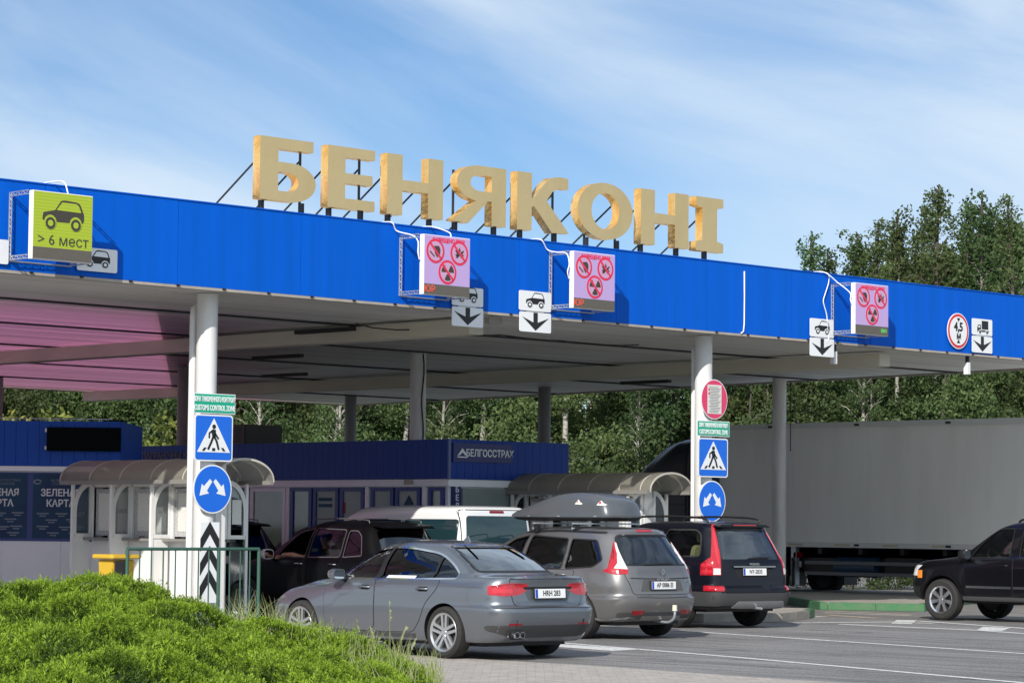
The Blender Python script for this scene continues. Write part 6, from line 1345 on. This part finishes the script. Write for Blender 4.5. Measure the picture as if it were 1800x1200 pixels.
def quads(name, C_, A_, B_, tint, mt, parent=None):
    """rhombic leaves: centre, long half axis, short half axis"""
    n = len(C_); v = np.stack([C_-A_, C_+B_-A_*.1, C_+A_, C_-B_-A_*.1], 1).reshape(-1, 3)
    me = bpy.data.meshes.new(name); me.vertices.add(4*n); me.vertices.foreach_set('co', v.astype(np.float32).ravel())
    me.loops.add(4*n); me.loops.foreach_set('vertex_index', np.arange(4*n, dtype=np.int32)); me.polygons.add(n); me.polygons.foreach_set('loop_start', np.arange(0, 4*n, 4, dtype=np.int32))
    at = me.attributes.new('tint', 'FLOAT', 'FACE'); at.data.foreach_set('value', tint.astype(np.float32)); me.update(calc_edges=True)
    return link(name, me, mt, parent)
def rvec(n): v = rng.normal(size=(n, 3)); return v/np.linalg.norm(v, axis=1, keepdims=True)
def crown(name, clumps, per, size, mt, parent, droop=.0):
    """clumps: (x,y,z,r)"""
    Cs, T = [], []
    for (x, y, z, r) in clumps:
        n = int(per*(r/.7)**2); p = rvec(n)*(rng.random((n, 1))**.45)*r*np.array([1,1,.8]); 
        if droop: p[:, 2] -= droop*r*rng.random(n)**2
        Cs.append(p+np.array([x, y, z])); T.append(np.clip(rng.random()*.5+.5*rng.random(n), 0, 1))
    Cc = np.concatenate(Cs); n = len(Cc); A = rvec(n); A[:, 2] -= .3+droop*.5; A /= np.linalg.norm(A, axis=1, keepdims=True)
    B = np.cross(A, rvec(n)); B /= np.linalg.norm(B, axis=1, keepdims=True)+1e-6; s = size*(.6+.8*rng.random((n, 1)))
    return quads(name, Cc, A*s, B*s*.55, np.concatenate(T), mt, parent)
def tree_broad(h, w, z0, mt, bark, name, cat='tree'):
    t = thing(name, None, cat); tr = MB(); lean = rng.normal(0, .25, 2)
    tr.tube([(lean[0]*k*k, lean[1]*k*k, h*.92*k) for k in (0,.2,.4,.6,.8,1)], [.17*h/9*(1-.85*k) for k in (0,.2,.4,.6,.8,1)], 8)
    cl = []
    for i in range(46):
        f = rng.random(); z = z0+(h-z0)*f; env = w*math.sin(math.pi*min(1, .12+.82*f))**.7*(1-.25*f); a = rng.random()*6.283; r = env*math.sqrt(rng.random())*.95
        cl.append((lean[0]*f*f+r*math.cos(a), lean[1]*f*f+r*math.sin(a), z, .45+.5*rng.random()))
        if i % 4 == 0: tr.tube([(lean[0]*f*f, lean[1]*f*f, z*.80), (lean[0]*f*f+r*.5*math.cos(a), lean[1]*f*f+r*.5*math.sin(a), z*.92), (cl[-1][0], cl[-1][1], z)], [.05, .035, .012], 5)
    cl.append((lean[0], lean[1], h-.3, .5)); tr.build('trunk', bark, t, 60); crown('crown', cl, 250, .075, mt, t); return t
def tree_birch(h, w, z0, mt, name):
    t = thing(name, None, 'tree'); tr = MB(); lean = rng.normal(0, .35, 2); K_ = (0,.2,.4,.6,.8,1)
    tr.tube([(lean[0]*k*k, lean[1]*k*k, h*k) for k in K_], [.13*h/11*(1-.9*k)+.008 for k in K_], 8); cl = []
    for i in range(54):
        f = i/54; z = z0+(h-z0)*f; env = w*(1-f)**1.05*(.35+.65*min(1, f*4))+.12; a = i*2.4+rng.random(); r = env*(.55+.45*rng.random())
        ex, ey, ez = lean[0]*f+r*math.cos(a), lean[1]*f+r*math.sin(a), z+.55*r
        tr.tube([(lean[0]*(z/h)**2, lean[1]*(z/h)**2, z-.2), (ex*.6, ey*.6, z+.42*r), (ex, ey, ez)], [.03, .02, .006], 4)
        for q in (.4, .6, .8, 1.0, 1.12): cl.append((ex*q+rng.normal(0,.14), ey*q+rng.normal(0,.14), z-.1+(ez-z)*q+rng.normal(0,.14), .12+.2*rng.random()))
    cl += [(lean[0]+rng.normal(0,.08), lean[1]+rng.normal(0,.08), h-.1-.16*k, .13+.03*k) for k in range(6)]; tr.build('trunk', M['birch'], t, 60); crown('crown', cl, 185, .062, mt, t, .8); return t
def shrub(h, w, mt, name):
    t = thing(name, None, 'shrub'); tr = MB(); cl = []
    for i in range(16):
        a = rng.random()*6.283; r = w*math.sqrt(rng.random()); z = .3+(h-.5)*rng.random()*(1-.4*(r/w)**2); cl.append((r*math.cos(a), r*math.sin(a), z, .45+.35*rng.random()))
        if i % 3 == 0: tr.tube([(0,0,0), (r*.5*math.cos(a), r*.5*math.sin(a), z*.6), (r*math.cos(a), r*math.sin(a), z)], [.04,.03,.01], 5)
    tr.build('stem', M['bark'], t, 60); crown('foliage', cl, 260, .07, mt, t); return t
proto = dict(d1=tree_broad(9.5,2.6,1.2,M['leaf'],M['bark'],'broadleaf_tree'), d2=tree_broad(8.5,2.9,.9,M['leaf'],M['bark'],'broadleaf_tree'), d3=tree_broad(10.5,2.3,1.6,M['leaf'],M['birch'],'broadleaf_tree'),
  b1=tree_birch(12.5,2.1,3.0,M['leaf'],'birch_tree'), b2=tree_birch(11,1.7,2.4,M['leaf'],'birch_tree'), b3=tree_birch(13.5,2.3,4.5,M['leaf'],'birch_tree'),
  s1=shrub(4.2,2.0,M['leaf_y'],'shrub'), s2=shrub(4.6,2.1,M['leaf'],'shrub'))
used = set()
LBL = dict(d='dark green broadleaf tree standing in the dense forest edge behind the canopy', b='slender pale stemmed birch rising from the forest edge behind the canopy', s1='yellowing shrub at the foot of the forest behind the left kiosk', s2='dark green shrub at the foot of the forest')
GRP = dict(d='broadleaf trees of the forest edge', b='birches of the forest edge', s1='yellowing shrubs at the forest edge', s2='dark shrubs at the forest edge')
def plant(k, u, dist, sc, rz=None, lab=None):
    """u = bearing in reference pixels, dist = metres along the view axis"""
    o = proto[k] if k not in used else copy_tree(proto[k]); used.add(k)
    fh = Vector((math.sin(CAM_Y), math.cos(CAM_Y), 0)); rh = Vector((math.cos(CAM_Y), -math.sin(CAM_Y), 0)); p = fh*dist+rh*((u-900)/4723*dist)
    o.location = (p.x, p.y, -.05); o.scale = (sc*rng.uniform(.92,1.1), sc*rng.uniform(.92,1.1), sc); o.rotation_euler = (0, 0, rng.random()*6.28 if rz is None else rz)
    key = k if k[0] == 's' else k[0]; o['label'] = lab or LBL[key]; o['group'] = GRP[key]; return o
# birches that stand above the canopy at the right
for u, d, k, sc, lab in ((1385,113,'b2',1.07,'thin birch crown just peeping over the blue fascia left of the last lit board'),(1434,110,'b2',1.24,'feathery birch over the fascia directly above the last lit board cables'),(1497,112,'b2',1.27,None),(1466,111,'b2',1.20,None),(1512,113,'b2',1.24,None),(1527,108,'b1',1.12,'full green birch crown right above the last lit board'),(1585,112,'b2',1.36,'thin pointed birch left of the tallest birch'),
   (1642,108,'b3',1.16,'tallest airy birch on the skyline at the right'),(1688,110,'b3',1.12,'second tallest birch, just right of the tallest'),(1728,108,'b2',1.38,None),(1765,109,'b1',1.16,None),(1795,104,'b1',1.16,'birch crown at the right picture edge'),(1850,106,'b1',1.2,None),(1462,114,'b1',.98,None),(1555,116,'b1',1.16,None),(1610,114,'b1',1.22,None)):
    plant(k, u, d, sc, lab=lab)
for u, d, k, sc in ((1450,116,'d1',1.16),(1490,118,'d3',1.14),(1545,118,'d3',1.25),(1580,116,'d1',1.32),(1620,116,'d1',1.40),(1655,118,'d3',1.32),(1690,113,'d1',1.40),(1725,115,'d1',1.46),(1760,112,'d2',1.62),(1790,114,'d1',1.5),(1812,115,'d1',1.52),(1840,111,'d2',1.6),(1515,115,'d1',1.24),(1600,120,'d3',1.3),(1420,118,'d2',1.2)): plant(k, u, d, sc)
u = -60
for row, (dist, step) in enumerate(((101,66),(106,72),(112,80))):
    u = -70+row*24
    while u < 1870:
        k = ('d1','d2','d3','d2')[int(rng.integers(4))]
        plant(k, u+rng.uniform(-14,14), dist+rng.uniform(-2,2), rng.uniform(.84,1.02)); u += step
for u in (250,262,285,455,590,600,775,1120,1345,1405,1440,1516,1530): plant(('b1','b2')[int(rng.integers(2))], u, 98.5+rng.uniform(-.5,.8), rng.uniform(.72,.88))
for u in range(5, 300, 34): plant('s1', u, 95+rng.uniform(-1,1), rng.uniform(1.35,1.65) if u < 215 else rng.uniform(.95,1.2))
for u in range(360, 1860, 62): plant('s2', u+rng.uniform(-10,10), 97+rng.uniform(-1,1), rng.uniform(.95,1.2))

for u in range(1290, 1900, 30): plant('s2', u+rng.uniform(-8,8), 74+rng.uniform(-1,1), rng.uniform(.42,.5), lab='added dark green shrub darkening the gap beneath the grey box trailer')  # shrub row added to darken the gap under the trailer, in place of shade
# ---------------------------------------------------------------- juniper mound
CREST = [(-200,1.03),(0,0.91),(60,0.9),(100,0.93),(187,0.94),(222,0.93),(250,0.83),(300,0.76),(355,0.65),(422,0.56),(489,0.515),(555,0.43),(622,0.31),(680,0.234),(730,0.139),(770,0.03),(800,-0.06),(840,-0.12)]
def mound(u, d):
    h = np.interp(u, [c[0] for c in CREST], [c[1] for c in CREST]); f = np.where(d > 27.5, 1-((d-27.5)/2.6)**2, 1-.055*(27.5-d))
    f = np.clip(f, 0, 1); e = np.clip((830-(27.5-d)*6-u)/120, 0, 1)
    return np.maximum(h*f, -.1)*1.0
def to_xy(u, d):
    k = (u-900)/4723*d; s, c = math.sin(CAM_Y), math.cos(CAM_Y); return s*d+c*k, c*d-s*k
CC = np.stack(np.meshgrid(np.arange(2, 26, .47), np.arange(4, 30, .47)), -1).reshape(-1, 2); CC = CC+rng.uniform(-.21, .21, CC.shape); kk = CC[:, 0]*.7025+CC[:, 1]*.7117; ku = 900+4723*(CC[:, 0]*.7117-CC[:, 1]*.7025)/kk; CC = CC[(kk > 12.5) & (kk < 31) & (ku > -280) & (ku < 900)]; CR = rng.uniform(.28, .52, len(CC)); CH = rng.uniform(.10, .24, len(CC))
def clump(x, y):
    """height of the overlapping sprig cushions and the direction away from the cushion's middle"""
    x = np.asarray(x); sh = x.shape; x = x.ravel(); y = np.asarray(y).ravel(); h = np.full(len(x), -.06); gx = np.zeros(len(x)); gy = np.zeros(len(x))
    for i in range(0, len(x), 4000):
        dx = x[i:i+4000, None]-CC[None, :, 0]; dy = y[i:i+4000, None]-CC[None, :, 1]; q = CH[None]-.26*(dx*dx+dy*dy)/CR[None]**2; k = q.argmax(1); r_ = np.arange(len(k)); v = q[r_, k]
        h[i:i+4000] = np.maximum(v, -.12); gx[i:i+4000] = dx[r_, k]/CR[k]; gy[i:i+4000] = dy[r_, k]/CR[k]
    return h.reshape(sh), gx.reshape(sh), gy.reshape(sh)
def bumps(x, y): return clump(x, y)[0]*1.0
def bumps_old(x, y):
    return .085*np.sin(x*2.1+1.3*np.sin(y*1.7))*np.sin(y*2.4+x*.7)+.075*np.sin(x*5.1+2*np.sin(y*3.3))*np.cos(y*4.7+1.5*np.sin(x*2.3))+.03*np.sin(x*11+y*3)*np.sin(y*12-x*4)
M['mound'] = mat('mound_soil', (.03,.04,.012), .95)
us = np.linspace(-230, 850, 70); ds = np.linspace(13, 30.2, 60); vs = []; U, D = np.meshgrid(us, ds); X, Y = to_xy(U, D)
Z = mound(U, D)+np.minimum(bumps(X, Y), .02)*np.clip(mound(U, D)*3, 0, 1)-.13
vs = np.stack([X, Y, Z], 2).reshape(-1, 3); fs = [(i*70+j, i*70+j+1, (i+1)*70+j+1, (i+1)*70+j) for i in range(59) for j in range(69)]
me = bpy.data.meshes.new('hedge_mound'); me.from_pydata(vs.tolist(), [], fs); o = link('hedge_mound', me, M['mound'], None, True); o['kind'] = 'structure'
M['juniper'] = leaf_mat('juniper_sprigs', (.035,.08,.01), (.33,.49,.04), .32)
n = 150000
d = 30-17*rng.random(n*2)**1.25; u = -200+1030*rng.random(n*2); keep = rng.random(n*2) < (d/30)**1.5; d, u = d[keep], u[keep]; x, y = to_xy(u, d); b_ = bumps(x, y); h = mound(u, d); ok = h > .02
d, u, x, y, b_, h = [a[ok] for a in (d, u, x, y, b_, h)]; z = h+b_*np.clip(h*3, 0, 1)-.05; n = len(x)
gx = .09*np.cos(x*2.1)+.0; az = rng.random(n)*6.283; tilt = rng.uniform(.25,1.05,n)
# sprigs lean mostly towards the light and outwards
_, cgx, cgy = clump(x, y); S = np.stack([np.cos(az)*np.sin(tilt)+.9*cgx-.1, np.sin(az)*np.sin(tilt)+.9*cgy-.1, np.cos(tilt)+.1], 1); S /= np.linalg.norm(S, axis=1, keepdims=True)
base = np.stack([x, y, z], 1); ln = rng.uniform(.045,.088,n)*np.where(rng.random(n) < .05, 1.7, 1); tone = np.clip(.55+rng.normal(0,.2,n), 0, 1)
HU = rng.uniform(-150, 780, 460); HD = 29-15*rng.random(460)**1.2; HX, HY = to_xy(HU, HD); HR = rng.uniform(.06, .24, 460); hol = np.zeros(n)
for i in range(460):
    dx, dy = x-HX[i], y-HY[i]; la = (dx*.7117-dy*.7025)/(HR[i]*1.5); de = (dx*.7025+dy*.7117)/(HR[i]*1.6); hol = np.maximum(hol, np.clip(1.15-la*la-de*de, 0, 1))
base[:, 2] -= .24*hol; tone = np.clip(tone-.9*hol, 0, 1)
Cs, As, Bs, Ts = [], [], [], []
side_ = np.cross(S, rvec(n)); side_ /= np.linalg.norm(side_, axis=1, keepdims=True)
for f, a, l in ((.18,.9,.5),(.36,-.9,.5),(.50,.8,.45),(.64,-.8,.42),(.78,.7,.36),(.9,-.6,.3),(.86,0.0,.36)):
    dr = S+side_*a; dr /= np.linalg.norm(dr, axis=1, keepdims=True); L_ = (ln*l)[:, None]
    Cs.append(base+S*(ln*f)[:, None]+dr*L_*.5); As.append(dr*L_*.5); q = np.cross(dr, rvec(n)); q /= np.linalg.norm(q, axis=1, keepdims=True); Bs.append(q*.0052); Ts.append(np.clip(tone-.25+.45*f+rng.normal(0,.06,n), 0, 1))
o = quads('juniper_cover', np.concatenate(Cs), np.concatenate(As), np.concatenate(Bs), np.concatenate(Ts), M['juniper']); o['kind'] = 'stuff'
# tall grass growing along the edge of the mound
M['blade'] = leaf_mat('grass_blades', (.18,.24,.07), (.38,.40,.20), .35)
gv, gf, gt = [], [], []
def blade(p, ht, lean, w=.006, seed=False):
    o_ = len(gv); a = rng.random()*6.283; dx, dy = math.cos(a)*lean, math.sin(a)*lean; sx_, sy_ = .7117*w, -.7025*w
    for k in (0, .35, .7, 1):
        q = w and (1-k*.9); gv.extend([(p[0]+dx*k*k-sx_*q, p[1]+dy*k*k-sy_*q, p[2]+ht*k*(1-.15*lean/ht*k)), (p[0]+dx*k*k+sx_*q, p[1]+dy*k*k+sy_*q, p[2]+ht*k*(1-.15*lean/ht*k))])
    for k in range(3): gf.append((o_+2*k, o_+2*k+1, o_+2*k+3, o_+2*k+2)); gt.append(rng.random())
    if seed:
        for k in range(14):
            f = .72+.30*k/14; c = np.array([p[0]+dx*f*f, p[1]+dy*f*f, p[2]+ht*f]); e = rng.normal(0, .008, 3); o2 = len(gv); gv.extend([tuple(c), tuple(c+e+np.array([.008,-.008,.012])), tuple(c+np.array([0,0,.035]))]); gf.append((o2, o2+1, o2+2)); gt.append(1.)
def gpt(u, d): a, b = to_xy(u, d); return (float(a), float(b), float(mound(np.array(u*1.), np.array(d*1.)))-.03)
for _ in range(150): blade(gpt(rng.uniform(410,510), rng.uniform(27.2,28.6)), rng.uniform(.2,.48), rng.uniform(.08,.34), .005)
for _ in range(360): blade(gpt(rng.uniform(500,785), rng.uniform(26.6,28.7)), rng.uniform(.14,.42), rng.uniform(.03,.2), .005)
for _ in range(26): blade(gpt(rng.uniform(150,260), rng.uniform(27,28)), rng.uniform(.14,.26), rng.uniform(.03,.12))
for _ in range(120): blade(gpt(rng.uniform(560,720), rng.uniform(24.5,27)), rng.uniform(.12,.26), rng.uniform(.05,.2))
for uu, hh in ((692,.66),(702,.42),(640,.40),(668,.36),(720,.34),(590,.33)): blade(gpt(uu, 27.6), hh, .10, .007, True)
me = bpy.data.meshes.new('tall_grass'); me.from_pydata(gv, [], gf); at = me.attributes.new('tint', 'FLOAT', 'FACE'); at.data.foreach_set('value', np.array(gt, dtype=np.float32)); o = link('tall_grass', me, M['blade']); o['kind'] = 'stuff'
